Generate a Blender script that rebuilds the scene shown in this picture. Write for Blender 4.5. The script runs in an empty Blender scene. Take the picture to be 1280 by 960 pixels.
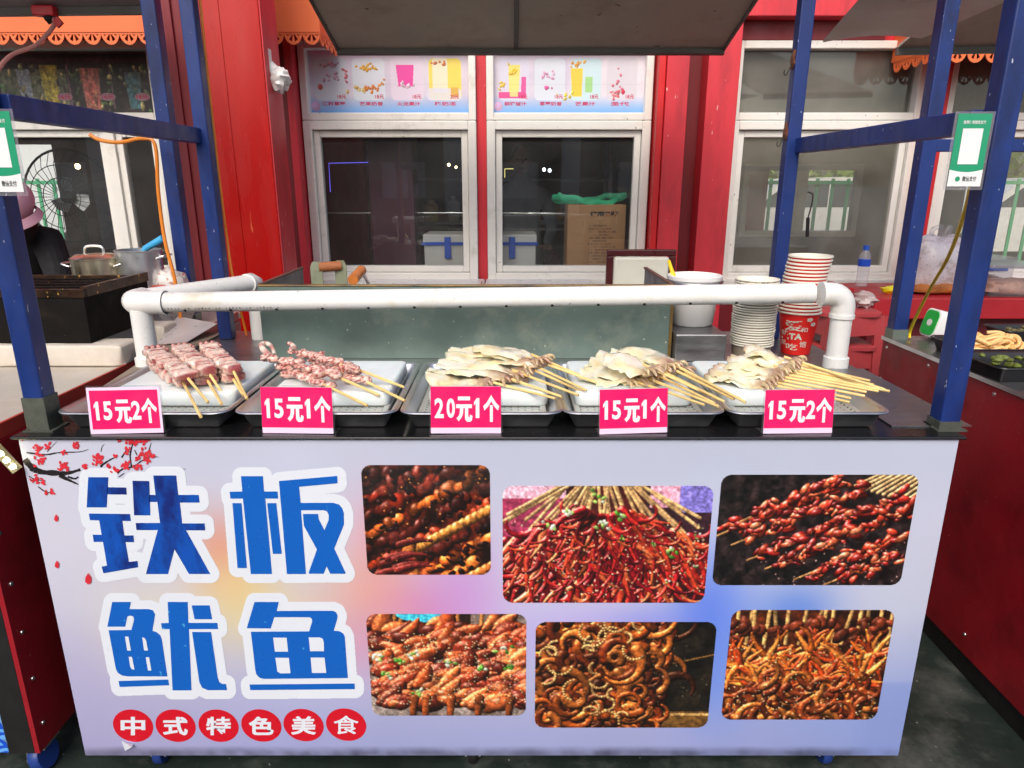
import bpy, bmesh, math, random
import numpy as np
from mathutils import Vector, Matrix, Quaternion, noise as mnoise
from mathutils.geometry import tessellate_polygon

# ------------------------------------------------------------------ camera, world, sun, exposure
SC = bpy.context.scene
COL = SC.collection
R = math.radians
FPX, CAMZ, PITCH = 862.0, 1.43, R(16.2)
cam_d = bpy.data.cameras.new('camera'); cam = bpy.data.objects.new('camera', cam_d); COL.objects.link(cam)
cam.location = (0, 0, CAMZ); cam.rotation_euler = (R(90) - PITCH, 0, 0)
cam_d.sensor_width = 36.0; cam_d.lens = FPX / 1280 * 36.0; cam_d.clip_start = 0.02; cam_d.clip_end = 2000
SC.camera = cam
SUN_EL, SUN_ROT = R(43), R(192)
w = bpy.data.worlds.new('World'); SC.world = w; w.use_nodes = True
nt = w.node_tree; nt.nodes.clear()
sky = nt.nodes.new('ShaderNodeTexSky'); sky.sky_type = 'NISHITA'; sky.sun_disc = False
sky.sun_elevation = SUN_EL; sky.sun_rotation = SUN_ROT; sky.dust_density = 4.0; sky.air_density = 1.0; sky.ozone_density = 1.0
bg = nt.nodes.new('ShaderNodeBackground'); bg.inputs['Strength'].default_value = 0.15
wo = nt.nodes.new('ShaderNodeOutputWorld')
nt.links.new(sky.outputs[0], bg.inputs['Color']); nt.links.new(bg.outputs[0], wo.inputs['Surface'])
sun_d = bpy.data.lights.new('sun', 'SUN'); sun_d.energy = 1.0; sun_d.angle = R(35); sun_d.color = (1.0, 0.96, 0.9)
sun = bpy.data.objects.new('sun', sun_d); COL.objects.link(sun)
_sd = Vector((math.sin(SUN_ROT) * math.cos(SUN_EL), math.cos(SUN_ROT) * math.cos(SUN_EL), math.sin(SUN_EL)))
sun.rotation_euler = _sd.to_track_quat('Z', 'Y').to_euler(); sun.location = (0, 0, 30)
SC.view_settings.view_transform = 'Standard'; SC.view_settings.look = 'None'
SC.view_settings.exposure = 0.44; SC.view_settings.gamma = 1.0; SC.view_settings.use_curve_mapping = False
SC.render.engine = 'CYCLES'
SC.cycles.use_denoising = True
SC.cycles.max_bounces = 8; SC.cycles.transparent_max_bounces = 16; SC.cycles.caustics_reflective = False
SC.cycles.caustics_refractive = False

# ------------------------------------------------------------------ measuring helpers: a photo pixel on a known real plane
_s, _c = math.sin(PITCH), math.cos(PITCH)
def ray(px, py):
    u = (px - 640) / FPX; v = (py - 480) / FPX
    return Vector((u, _c - v * _s, -_s - v * _c))
def at(px, py, Y):
    d = ray(px, py); t = Y / d.y
    return Vector((d.x * t, Y, CAMZ + d.z * t))
def atz(px, py, z):
    d = ray(px, py); t = (z - CAMZ) / d.z
    return Vector((d.x * t, d.y * t, z))
def lin(c):
    c = c / 255.0
    return c / 12.92 if c <= 0.04045 else ((c + 0.055) / 1.055) ** 2.4
def A(r, g, b, k=1.35):
    return tuple(min(0.86, lin(x) * k) for x in (r, g, b))

# ------------------------------------------------------------------ materials
def _new(name):
    m = bpy.data.materials.new(name); m.use_nodes = True; t = m.node_tree; t.nodes.clear()
    o = t.nodes.new('ShaderNodeOutputMaterial'); return m, t, o
def _tex(t, stretch=(1, 1, 1)):
    tc = t.nodes.new('ShaderNodeTexCoord'); mp = t.nodes.new('ShaderNodeMapping'); mp.inputs['Scale'].default_value = stretch
    t.links.new(tc.outputs['Object'], mp.inputs['Vector']); return mp.outputs[0]
def _noise(t, vec, scale, detail=6, rough=.6):
    n = t.nodes.new('ShaderNodeTexNoise'); n.inputs['Scale'].default_value = scale; n.inputs['Detail'].default_value = detail
    n.inputs['Roughness'].default_value = rough; t.links.new(vec, n.inputs['Vector']); return n.outputs['Fac']
def _range(t, val, a, b, c, d):
    n = t.nodes.new('ShaderNodeMapRange'); n.clamp = True
    for i, x in enumerate((a, b, c, d)): n.inputs[1 + i].default_value = x
    t.links.new(val, n.inputs[0]); return n.outputs[0]
def _mix(t, fac, a, b, mode='MIX'):
    n = t.nodes.new('ShaderNodeMix'); n.data_type = 'RGBA'; n.blend_type = mode
    if hasattr(fac, 'links'): t.links.new(fac, n.inputs[0])
    else: n.inputs[0].default_value = fac
    for k, x in ((6, a), (7, b)):
        if hasattr(x, 'links'): t.links.new(x, n.inputs[k])
        else: n.inputs[k].default_value = tuple(x)[:3] + (1,)
    return n.outputs[2]
def pbr(name, col, rough=.5, metal=0., var=.15, vs=7., bump=0., bs=60., dirt=None, ds=4., da=.5, dt=.55, coat=0., sss=0.,
        stretch=(1, 1, 1), attr=False, emit=None, es=1., rv=.12, speck=None, spt=.66, sps=90., spec=.5):
    m, t, o = _new(name); L = t.links
    b = t.nodes.new('ShaderNodeBsdfPrincipled'); v = _tex(t, stretch)
    n1 = _noise(t, v, vs)
    f = _range(t, n1, .25, .75, 1 - var, 1 + var)
    cb = t.nodes.new('ShaderNodeCombineColor')
    for i in range(3): L.new(f, cb.inputs[i])
    if attr:
        a = t.nodes.new('ShaderNodeAttribute'); a.attribute_name = 'Col'; base = a.outputs['Color']
    else: base = col
    c = _mix(t, 1.0, base, cb.outputs[0], 'MULTIPLY')
    if dirt is not None:
        n2 = _noise(t, v, ds, 9, .68)
        c = _mix(t, _range(t, n2, dt, dt + .16, 0, da), c, dirt)
    if speck is not None:
        n4 = _noise(t, v, sps, 2, .5)
        c = _mix(t, _range(t, n4, spt, spt + .03, 0, .8), c, speck)
    L.new(c, b.inputs['Base Color'])
    n3 = _noise(t, v, vs * 2.3, 5)
    L.new(_range(t, n3, .3, .7, max(.02, rough - rv), min(1, rough + rv)), b.inputs['Roughness'])
    b.inputs['Metallic'].default_value = metal
    b.inputs['Specular IOR Level'].default_value = spec
    if coat: b.inputs['Coat Weight'].default_value = coat; b.inputs['Coat Roughness'].default_value = .12
    if sss:
        b.inputs['Subsurface Weight'].default_value = sss; b.inputs['Subsurface Radius'].default_value = (.012, .006, .004)
        b.inputs['Subsurface Scale'].default_value = .6
    if bump:
        bp = t.nodes.new('ShaderNodeBump'); bp.inputs['Strength'].default_value = bump; bp.inputs['Distance'].default_value = .004
        L.new(_noise(t, v, bs, 6, .6), bp.inputs['Height']); L.new(bp.outputs[0], b.inputs['Normal'])
    if emit is not None:
        b.inputs['Emission Color'].default_value = tuple(emit) + (1,); b.inputs['Emission Strength'].default_value = es
    L.new(b.outputs[0], o.inputs['Surface']); return m
def glass(name, tint=(.86, .9, .88), haze=.03, hz=(.5, .5, .46), rough=.0, ior=1.5, ms=40):
    m, t, o = _new(name); L = t.links
    tr = t.nodes.new('ShaderNodeBsdfTransparent'); tr.inputs[0].default_value = tint + (1,)
    gl = t.nodes.new('ShaderNodeBsdfGlossy'); gl.inputs['Roughness'].default_value = rough
    lw = t.nodes.new('ShaderNodeLayerWeight'); lw.inputs['Blend'].default_value = .5; r0 = ((ior - 1) / (ior + 1)) ** 2
    pw = t.nodes.new('ShaderNodeMath'); pw.operation = 'POWER'; pw.inputs[1].default_value = 5.; L.new(lw.outputs['Facing'], pw.inputs[0])
    fr = t.nodes.new('ShaderNodeMath'); fr.operation = 'MULTIPLY_ADD'; fr.inputs[1].default_value = 1 - r0; fr.inputs[2].default_value = r0; L.new(pw.outputs[0], fr.inputs[0])
    df = t.nodes.new('ShaderNodeBsdfDiffuse'); df.inputs[0].default_value = hz + (1,)
    m1 = t.nodes.new('ShaderNodeMixShader'); m2 = t.nodes.new('ShaderNodeMixShader')
    v = _tex(t)
    L.new(fr.outputs[0], m1.inputs[0]); L.new(tr.outputs[0], m1.inputs[1]); L.new(gl.outputs[0], m1.inputs[2])
    a = _noise(t, v, 3, 6, .6); bn = _noise(t, v, ms * 3, 3, .6)
    ad = t.nodes.new('ShaderNodeMath'); ad.operation = 'ADD'
    L.new(_range(t, a, .3, .75, haze * .4, haze * 1.6), ad.inputs[0]); L.new(_range(t, bn, .66, .72, 0, haze * 3), ad.inputs[1])
    L.new(ad.outputs[0], m2.inputs[0]); L.new(m1.outputs[0], m2.inputs[1]); L.new(df.outputs[0], m2.inputs[2])
    L.new(m2.outputs[0], o.inputs['Surface']); return m

# ------------------------------------------------------------------ meshes and objects
ORG = {}
class MB:
    def __init__(s): s.V = []; s.F = []; s.C = []; s.M = []; s.mi = 0; s.col = (1, 1, 1)
    def add(s, vs, fs, col=None):
        o = len(s.V); s.V += [tuple(v) for v in vs]; s.F += [tuple(i + o for i in f) for f in fs]; s.M += [s.mi] * len(fs)
        s.C += ([col or s.col] * len(vs)) if (col is None or isinstance(col[0], (int, float))) else list(col); return s
    def box(s, x0, x1, y0, y1, z0, z1):
        return s.add([(x, y, z) for z in (z0, z1) for y in (y0, y1) for x in (x0, x1)],
                     [(0, 2, 3, 1), (4, 5, 7, 6), (0, 1, 5, 4), (2, 6, 7, 3), (0, 4, 6, 2), (1, 3, 7, 5)])
    def obox(s, M, sx, sy, sz):
        vs = [M @ Vector((x * sx / 2, y * sy / 2, z * sz / 2)) for z in (-1, 1) for y in (-1, 1) for x in (-1, 1)]
        return s.add(vs, [(0, 2, 3, 1), (4, 5, 7, 6), (0, 1, 5, 4), (2, 6, 7, 3), (0, 4, 6, 2), (1, 3, 7, 5)])
    def bar(s, p, q, wx, wy, up=(0, 0, 1)):
        p, q = Vector(p), Vector(q); d = (q - p); L = d.length; d.normalize(); u = Vector(up)
        if abs(d.dot(u)) > .98: u = Vector((0, 1, 0))
        x = d.cross(u).normalized(); y = x.cross(d).normalized()
        M = Matrix((x, y, d)).transposed().to_4x4(); M.translation = (p + q) / 2
        return s.obox(M, wx, wy, L)
    def tube(s, pts, rad, n=8, cap=True, cols=None):
        pts = [Vector(p) for p in pts]; k = len(pts)
        rad = rad if isinstance(rad, (list, tuple)) else [rad] * k
        vs = []; cs = []; prev = None
        for i, p in enumerate(pts):
            d = (pts[min(i + 1, k - 1)] - pts[max(i - 1, 0)]).normalized()
            if prev is None:
                u = Vector((0, 0, 1)) if abs(d.z) < .9 else Vector((0, 1, 0)); x = d.cross(u).normalized()
            else: x = (prev - d * prev.dot(d)).normalized()
            prev = x; y = d.cross(x)
            for j in range(n):
                a = 2 * math.pi * j / n; vs.append(p + (x * math.cos(a) + y * math.sin(a)) * rad[i]); cs.append(cols[i] if cols else s.col)
        fs = [(i * n + j, i * n + (j + 1) % n, (i + 1) * n + (j + 1) % n, (i + 1) * n + j) for i in range(k - 1) for j in range(n)]
        if cap: fs += [tuple(range(n))[::-1], tuple((k - 1) * n + j for j in range(n))]
        return s.add(vs, fs, cs)
    def lathe(s, prof, ctr, n=24, cap0=True, cap1=False, M=None):
        vs = []; k = len(prof)
        for r, z in prof:
            for j in range(n):
                a = 2 * math.pi * j / n; p = Vector((r * math.cos(a), r * math.sin(a), z))
                if M is not None: p = M @ p
                vs.append(p + Vector(ctr))
        fs = [(i * n + j, i * n + (j + 1) % n, (i + 1) * n + (j + 1) % n, (i + 1) * n + j) for i in range(k - 1) for j in range(n)]
        if cap0: fs.append(tuple(range(n))[::-1])
        if cap1: fs.append(tuple((k - 1) * n + j for j in range(n)))
        return s.add(vs, fs)
    def poly(s, pts): return s.add(pts, [tuple(range(len(pts)))])
    def flat(s, p2, fn):                       # concave 2-D polygon on a plane
        tr = tessellate_polygon([[Vector((x, y, 0)) for x, y in p2]])
        return s.add([fn(x, y) for x, y in p2], [tuple(t) for t in tr])
    def prism(s, p2, f0, f1):                  # polygon extruded between two mapped planes
        n = len(p2); tr = tessellate_polygon([[Vector((x, y, 0)) for x, y in p2]])
        vs = [f0(x, y) for x, y in p2] + [f1(x, y) for x, y in p2]
        fs = [tuple(t) for t in tr] + [tuple(i + n for i in t[::-1]) for t in tr] + [(i, (i + 1) % n, n + (i + 1) % n, n + i) for i in range(n)]
        return s.add(vs, fs)
    def blob(s, c, size, M=None, seed=0, amp=.15, fr=1.5, nu=12, nv=8, pw=1., colf=None):
        vs = []; cs = []; c = Vector(c)
        def sp(t, p): return math.copysign(abs(t) ** p, t)
        for i in range(nv + 1):
            ph = -math.pi / 2 + math.pi * i / nv
            for j in range(nu):
                th = 2 * math.pi * j / nu
                d = Vector((sp(math.cos(ph), pw) * sp(math.cos(th), pw), sp(math.cos(ph), pw) * sp(math.sin(th), pw), sp(math.sin(ph), pw)))
                k = 1 + amp * mnoise.noise(d * fr + Vector((seed * 7.3, seed * 1.7, 0)))
                p = Vector((d.x * size[0] * k, d.y * size[1] * k, d.z * size[2] * k))
                if colf: cs.append(colf(d, p))
                if M is not None: p = M @ p
                vs.append(c + p)
        fs = [(i * nu + j, i * nu + (j + 1) % nu, (i + 1) * nu + (j + 1) % nu, (i + 1) * nu + j) for i in range(nv) for j in range(nu)]
        return s.add(vs, fs, cs if colf else None)
    def build(s, name, mat, parent=None, smooth=False, bevel=0., seg=2, loc=None, angle=38, label=None, cat=None, group=None, kind=None):
        V = np.array(s.V, dtype=float)
        if parent is not None: org = ORG[parent.name]
        elif loc is not None: org = Vector(loc)
        else:
            lo, hi = V.min(0), V.max(0); org = Vector(((lo[0] + hi[0]) / 2, (lo[1] + hi[1]) / 2, lo[2]))
        me = bpy.data.meshes.new(name)
        me.from_pydata([tuple(v) for v in V - np.array(org)], [], s.F)
        mats = mat if isinstance(mat, (list, tuple)) else [mat]
        for m in mats: me.materials.append(m)
        if len(mats) > 1: me.polygons.foreach_set('material_index', s.M)
        if any(c != (1, 1, 1) for c in s.C):
            ca = me.color_attributes.new('Col', 'FLOAT_COLOR', 'POINT')
            arr = np.ones((len(s.C), 4), dtype=np.float32); arr[:, :3] = np.array(s.C); ca.data.foreach_set('color', arr.ravel())
        if smooth:
            me.polygons.foreach_set('use_smooth', [True] * len(me.polygons)); me.set_sharp_from_angle(angle=R(angle))
        me.update(); me.validate()
        o = bpy.data.objects.new(name, me); COL.objects.link(o)
        if parent is not None: o.parent = parent; ORG[o.name] = org
        else: o.location = org; ORG[o.name] = Vector(org)
        if bevel:
            bm = o.modifiers.new('bevel', 'BEVEL'); bm.width = bevel; bm.segments = seg; bm.limit_method = 'ANGLE'; bm.angle_limit = R(35)
        if label: tag(o, label, cat, group)
        if kind: o['kind'] = kind
        return o
def tag(o, label, cat, group=None):
    o['label'] = label; o['category'] = cat
    if group: o['group'] = group
    return o
def thing(name, label, cat, loc, group=None):
    o = bpy.data.objects.new(name, None); COL.objects.link(o); o.location = loc; o.empty_display_size = .1
    ORG[o.name] = Vector(loc); return tag(o, label, cat, group)
def copy_tree(o, loc=None, parent=None, label=None):
    c = o.copy(); COL.objects.link(c); c.parent = parent
    if loc is not None: c.location = loc; 
    ORG[c.name] = Vector(c.location)
    if label: c['label'] = label
    for ch in list(o.children): copy_tree(ch, None, c)
    return c
def box(name, mat, x0, x1, y0, y1, z0, z1, parent=None, bevel=0., **k):
    return MB().box(x0, x1, y0, y1, z0, z1).build(name, mat, parent, bevel=bevel, **k)
def rectfn(P0, U, V):
    P0, U, V = Vector(P0), Vector(U), Vector(V)
    return lambda u, v: P0 + U * u + V * v
def catmull(P, n=6):
    P = [Vector(p) for p in P]; out = []
    for i in range(len(P) - 1):
        a, b, c, d = P[max(i - 1, 0)], P[i], P[i + 1], P[min(i + 2, len(P) - 1)]
        for j in range(n):
            t = j / n
            out.append(.5 * ((2 * b) + (c - a) * t + (2 * a - 5 * b + 4 * c - d) * t * t + (3 * b - a - 3 * c + d) * t ** 3))
    return out + [P[-1]]

# ------------------------------------------------------------------ writing: glyph outlines from the built-in font
_GL = {}
def glyphs(txt, off=0.):
    k = (txt, off)
    if k in _GL: return _GL[k]
    c = bpy.data.curves.new('g', 'FONT'); c.body = txt; c.resolution_u = 3; c.offset = off
    o = bpy.data.objects.new('g', c); COL.objects.link(o)
    dg = bpy.context.evaluated_depsgraph_get(); m = bpy.data.meshes.new_from_object(o.evaluated_get(dg))
    v = np.array([x.co[:2] for x in m.vertices]); f = [tuple(p.vertices) for p in m.polygons]
    lo, hi = v.min(0), v.max(0); v = (v - lo) / (hi - lo)
    bpy.data.objects.remove(o); bpy.data.curves.remove(c); bpy.data.meshes.remove(m)
    _GL[k] = (v, f); return _GL[k]
def write(mb, txt, fn, off=0.):
    v, f = glyphs(txt, off); return mb.add([fn(x, y) for x, y in v], f)
for _t, _o in [('1', .03), ('5', .03), ('2', .03), ('0', .03), ('元', .035), ('个', .04), ('中', .02), ('式', .02), ('特', .015), ('色', .02), ('美', .015), ('食', 0.),
               ('18元', .02), ('20元', .02), ('16元', .02), ('推荐使用微信支付', .01), ('微信支付', .02), ('支付', .02), ('爱', .012), ('就', .012), ('TA', .05), ('一', .05),
               ('起', .012), ('吃', .012), ('饱', .012), ('和', .012), ('满杯草莓', .02), ('芒果奶昔', .02), ('火龙果汁', .02), ('椰奶冻', .02), ('鲜榨橙汁', .02), ('草莓奶昔', .02),
               ('芒果汁', .02), ('圣代', .02), ('使用说明', .06), ('注意事项', .0), ('防潮 向上 小心轻放', .0), ('一、请按规定存放', .0), ('二、请勿重压', .0), ('三、远离火源', .0)]:
    glyphs(_t, _o)
# ------------------------------------------------------------------ printed pictures: painted in code, carried as a colour attribute of a fine flat sheet
def lin_np(a):
    a = np.clip(a, 0, 255) / 255.0
    return np.where(a <= .04045, a / 12.92, ((a + .055) / 1.055) ** 2.4)
def print_grid(name, mat, img, fn, parent, mask=None, k=1.35, label=None):
    H, W, _ = img.shape
    org = np.array(ORG[parent.name])
    P0 = np.array(fn(0, 1)); U = np.array(fn(1, 1)) - P0; Vv = np.array(fn(0, 0)) - P0
    uu, vv = np.meshgrid(np.linspace(0, 1, W), np.linspace(0, 1, H))
    co = P0 + uu[..., None] * U + vv[..., None] * Vv - org
    idx = np.arange(H * W).reshape(H, W)
    q = np.stack([idx[:-1, :-1], idx[1:, :-1], idx[1:, 1:], idx[:-1, 1:]], -1)
    q = q[mask] if mask is not None else q.reshape(-1, 4)
    used = np.unique(q); rm = np.full(H * W, -1); rm[used] = np.arange(len(used)); q = rm[q]
    me = bpy.data.meshes.new(name)
    me.vertices.add(len(used)); me.vertices.foreach_set('co', co.reshape(-1, 3)[used].astype(np.float32).ravel())
    me.loops.add(q.size); me.loops.foreach_set('vertex_index', q.ravel().astype(np.int32))
    me.polygons.add(len(q)); me.polygons.foreach_set('loop_start', np.arange(0, q.size, 4, dtype=np.int32))
    me.update(calc_edges=True)
    ca = me.color_attributes.new('Col', 'FLOAT_COLOR', 'POINT')
    c = np.ones((len(used), 4), dtype=np.float32); c[:, :3] = np.minimum(.86, lin_np(img.reshape(-1, 3)[used]) * k)
    ca.data.foreach_set('color', c.ravel()); me.materials.append(mat); me.validate()
    o = bpy.data.objects.new(name, me); COL.objects.link(o); o.parent = parent; ORG[o.name] = ORG[parent.name]
    if label: o['label'] = label
    return o
def rr_mask(H, W, aspect, rad):               # rounded rectangle, cells kept
    v, u = np.meshgrid((np.arange(H - 1) + .5) / (H - 1), (np.arange(W - 1) + .5) / (W - 1), indexing='ij')
    x = np.abs(u - .5) * aspect - (aspect / 2 - rad); y = np.abs(v - .5) - (.5 - rad)
    return np.hypot(np.maximum(x, 0), np.maximum(y, 0)) <= rad
RNG = np.random.default_rng(11)
def fbm(H, W, cell, octv=4, seed=0):
    r = np.random.default_rng(seed); out = np.zeros((H, W)); amp = 1; tot = 0
    for o in range(octv):
        c = max(2., cell / 2 ** o); gh, gw = int(H / c) + 3, int(W / c) + 3; g = r.random((gh, gw))
        y = np.arange(H) / c; x = np.arange(W) / c; yi = y.astype(int); xi = x.astype(int); fy = (y - yi)[:, None]; fx = (x - xi)[None]
        fy = fy * fy * (3 - 2 * fy); fx = fx * fx * (3 - 2 * fx)
        a = g[yi][:, xi]; b = g[yi][:, xi + 1]; c2 = g[yi + 1][:, xi]; d = g[yi + 1][:, xi + 1]
        out += amp * ((a * (1 - fx) + b * fx) * (1 - fy) + (c2 * (1 - fx) + d * fx) * fy); tot += amp; amp *= .55
    return out / tot
LT = np.array([-.42, -.62, .66])
def ptube(img, P, rad, col, hl=140, dark=.22, ring=0., soft=1.):
    H, W, _ = img.shape; P = np.asarray(P, float); rad = np.asarray(rad, float) * np.ones(len(P)); m = rad.max() + 1
    x0, x1 = int(max(0, P[:, 0].min() - m)), int(min(W, P[:, 0].max() + m + 1)); y0, y1 = int(max(0, P[:, 1].min() - m)), int(min(H, P[:, 1].max() + m + 1))
    if x1 <= x0 or y1 <= y0: return
    X, Y = np.meshgrid(np.arange(x0, x1) + .5, np.arange(y0, y1) + .5)
    best = np.full(X.shape, 9.); nx = np.zeros(X.shape); ny = np.zeros(X.shape); arc = np.zeros(X.shape); acc = 0.
    for i in range(len(P) - 1):
        d = P[i + 1] - P[i]; L2 = max(1e-6, d @ d); t = np.clip(((X - P[i, 0]) * d[0] + (Y - P[i, 1]) * d[1]) / L2, 0, 1)
        rr = rad[i] + (rad[i + 1] - rad[i]) * t; ox = (X - P[i, 0] - t * d[0]) / rr; oy = (Y - P[i, 1] - t * d[1]) / rr; q = np.hypot(ox, oy)
        b = q < best; best[b] = q[b]; nx[b] = ox[b]; ny[b] = oy[b]; arc[b] = (acc + t * math.sqrt(L2))[b]; acc += math.sqrt(L2)
    mk = best < 1
    nz = np.sqrt(np.maximum(0, 1 - best ** 2)); lam = np.maximum(0, nx * LT[0] + ny * LT[1] + nz * LT[2])
    sh = dark + (1 - dark) * lam * 1.25
    if ring: sh *= 1 - ring * (.5 + .5 * np.sin(arc * 2.1))
    c = np.array(col)[None, None] * sh[..., None] + (lam ** 14 * hl)[..., None] * np.array([1, .9, .75])
    sub = img[y0:y1, x0:x1]; sub[mk] = c[mk]
def pblob(img, x, y, rx, ry, ang, col, hl=120, dark=.25):
    H, W, _ = img.shape; m = max(rx, ry) + 1
    x0, x1 = int(max(0, x - m)), int(min(W, x + m + 1)); y0, y1 = int(max(0, y - m)), int(min(H, y + m + 1))
    if x1 <= x0 or y1 <= y0: return
    X, Y = np.meshgrid(np.arange(x0, x1) + .5 - x, np.arange(y0, y1) + .5 - y)
    a = (X * math.cos(ang) + Y * math.sin(ang)) / rx; b = (-X * math.sin(ang) + Y * math.cos(ang)) / ry; q = np.hypot(a, b); mk = q < 1
    nz = np.sqrt(np.maximum(0, 1 - q * q)); ux = a * math.cos(ang) - b * math.sin(ang); uy = a * math.sin(ang) + b * math.cos(ang)
    lam = np.maximum(0, ux * LT[0] + uy * LT[1] + nz * LT[2])
    c = np.array(col) * (dark + (1 - dark) * lam * 1.2)[..., None] + (lam ** 16 * hl)[..., None]
    img[y0:y1, x0:x1][mk] = c[mk]
def finish(im, seed, lo=.55, hi=1.4, cell=5):
    H, W, _ = im.shape; f = fbm(H, W, cell, 3, seed)[..., None]; g = fbm(H, W, 2, 1, seed + 5)[..., None]
    im = im * (lo + (hi - lo) * f) * (.8 + .5 * g)
    b = im.copy(); b[1:-1, 1:-1] = (im[1:-1, 1:-1] * 4 + im[:-2, 1:-1] + im[2:, 1:-1] + im[1:-1, :-2] + im[1:-1, 2:]) / 8
    return np.clip(b, 0, 255)
def jit(c, s=.25): return np.array(c) * (1 + (RNG.random() - .5) * 2 * s)
def curl(x, y, ang, n, step, turn, dturn=0.):
    P = [(x, y)]
    for i in range(n):
        ang += turn; turn += dturn; x += math.cos(ang) * step; y += math.sin(ang) * step; P.append((x, y))
    return P
def sesame(img, n, x0, x1, y0, y1, s=1.3, col=(235, 215, 165)):
    for _ in range(n): pblob(img, RNG.uniform(x0, x1), RNG.uniform(y0, y1), s * 1.4, s * .9, RNG.uniform(0, 3), jit(col, .15), 30, .5)
def scallion(img, n, x0, x1, y0, y1, s=3.):
    for _ in range(n):
        x, y = RNG.uniform(x0, x1), RNG.uniform(y0, y1)
        for _ in range(3): pblob(img, x + RNG.normal() * s, y + RNG.normal() * s * .7, s * RNG.uniform(.6, 1.2), s * .6, RNG.uniform(0, 3), jit([(70, 140, 40), (150, 190, 90), (225, 235, 205)][RNG.integers(3)], .2), 60, .5)
def base(H, W, c0, c1, cell, seed):
    f = fbm(H, W, cell, 5, seed)[..., None]; f = np.clip((f - .3) * 2.5, 0, 1); return np.array(c0) * (1 - f) + np.array(c1) * f
def photo1(H, W):
    im = base(H, W, (18, 6, 5), (95, 30, 16), 26, 1); D = np.array([.86, -.5]); N = np.array([.5, .86])
    for r in range(-6, 9):
        o = np.array([W * .5, H * .5]) + N * (r * H * .135); cs = [(196, 86, 32), (140, 44, 20), (104, 28, 16), (206, 104, 40), (66, 20, 14)][RNG.integers(5)]
        t = -W * .75
        while t < W * .75:
            p = o + D * t + N * RNG.normal() * 2; s = RNG.uniform(.055, .085) * H
            if RNG.random() < .86: pblob(im, p[0], p[1], s * RNG.uniform(.8, 1.3), s * RNG.uniform(.5, .9), -1.1 + RNG.normal() * .5, jit(cs, .45), 130 * RNG.random(), .12)
            t += s * 1.15
    for _ in range(90): pblob(im, RNG.uniform(0, W), RNG.uniform(0, H), RNG.uniform(2, 9), RNG.uniform(2, 5), RNG.uniform(0, 3), jit((30, 12, 10), .5), 90 * RNG.random(), .3)
    for k in ((.62, .62, (225, 140, 60)), (.95, .95, (205, 110, 45))):
        for i in range(15):
            t = (i - 7) * H * .062; p = np.array([W * k[0], H * k[1]]) + D * t; pblob(im, p[0], p[1], H * .065, H * .042, -1.0, jit(k[2], .12), 110, .22)
    ptube(im, [(W * .36, H * .7), (W * .33, H * .82), (W * .37, H * .9), (W * .4, H * .99)], [9, 10, 8, 3], (215, 120, 55))
    for _ in range(7): ptube(im, curl(RNG.uniform(0, W * .35), RNG.uniform(H * .65, H), -.5, 6, 8, .1), [6, 6, 5, 5, 4, 3, 2], jit((120, 30, 28), .2), 90, .2, .3)
    im[: int(H * .25)] = im[: int(H * .25)] * .75 + 18; sesame(im, 40, 0, W, 0, H, 1.1, (240, 150, 80)); return finish(im, 10)
def photo2(H, W):
    im = base(H, W, (35, 10, 14), (70, 22, 22), 30, 2)
    yy, xx = np.mgrid[0:H, 0:W]; top = yy < H * .42
    im[top & (xx < W * .3)] = (150, 50, 80); im[(yy < H * .1) & (xx < W * .3)] = (226, 170, 190); im[top & (xx > W * .68)] = (48, 26, 34)
    im[(yy < H * .22) & (xx > W * .82)] = (120, 110, 190); im[(yy < H * .18) & (xx > W * .7) & (xx < W * .84)] = (215, 150, 170)
    ax, ay = W * .47, H * .02
    for i in range(34):
        a = R(18 + 144 * i / 33 + RNG.normal() * 3); L = RNG.uniform(.5, .7) * H; x1 = ax + math.cos(a) * L * 1.25; y1 = ay + (.25 + .75 * math.sin(a)) * L
        ptube(im, [(ax + (x1 - ax) * .35 + RNG.normal() * 6, -4), (x1, y1 * .8)], [2.2, 2.6], jit((214, 168, 110), .18), 60, .4)
    cx0, cy0 = W * .48, H * .02
    for ring in range(13):                     # long glossy strands, outermost first
        t = 1.08 - ring * .075
        for i in range(24):
            a = R(14 + 152 * (i + RNG.random()) / 24); x = cx0 + math.cos(a) * W * t * .56; y = cy0 + H * .1 + (.30 + .70 * math.sin(a)) * H * t * .82
            d = math.atan2(math.sin(a) + .45, math.cos(a) * .9) + RNG.normal() * .22; n = RNG.integers(8, 13)
            c = [(206, 40, 36), (186, 28, 32), (222, 66, 40), (148, 16, 28), (230, 104, 58), (120, 12, 24)][RNG.integers(6)]
            ptube(im, curl(x, y, d, n, H * .026, RNG.normal() * .07, RNG.normal() * .025), np.linspace(RNG.uniform(4.6, 7.2), 1.3, n + 1), jit(c, .2), 240, .16, .14)
    sesame(im, 260, 0, W, H * .3, H, 1.0); scallion(im, 5, W * .2, W * .95, H * .35, H * .85, 2.6)
    for cx, cy in ((.31, .22), (.22, .33), (.5, .32), (.46, .1), (.56, .25), (.82, .55)): scallion(im, 2, W * cx - 5, W * cx + 5, H * cy - 4, H * cy + 4, 4)
    return finish(im, 20)
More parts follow.
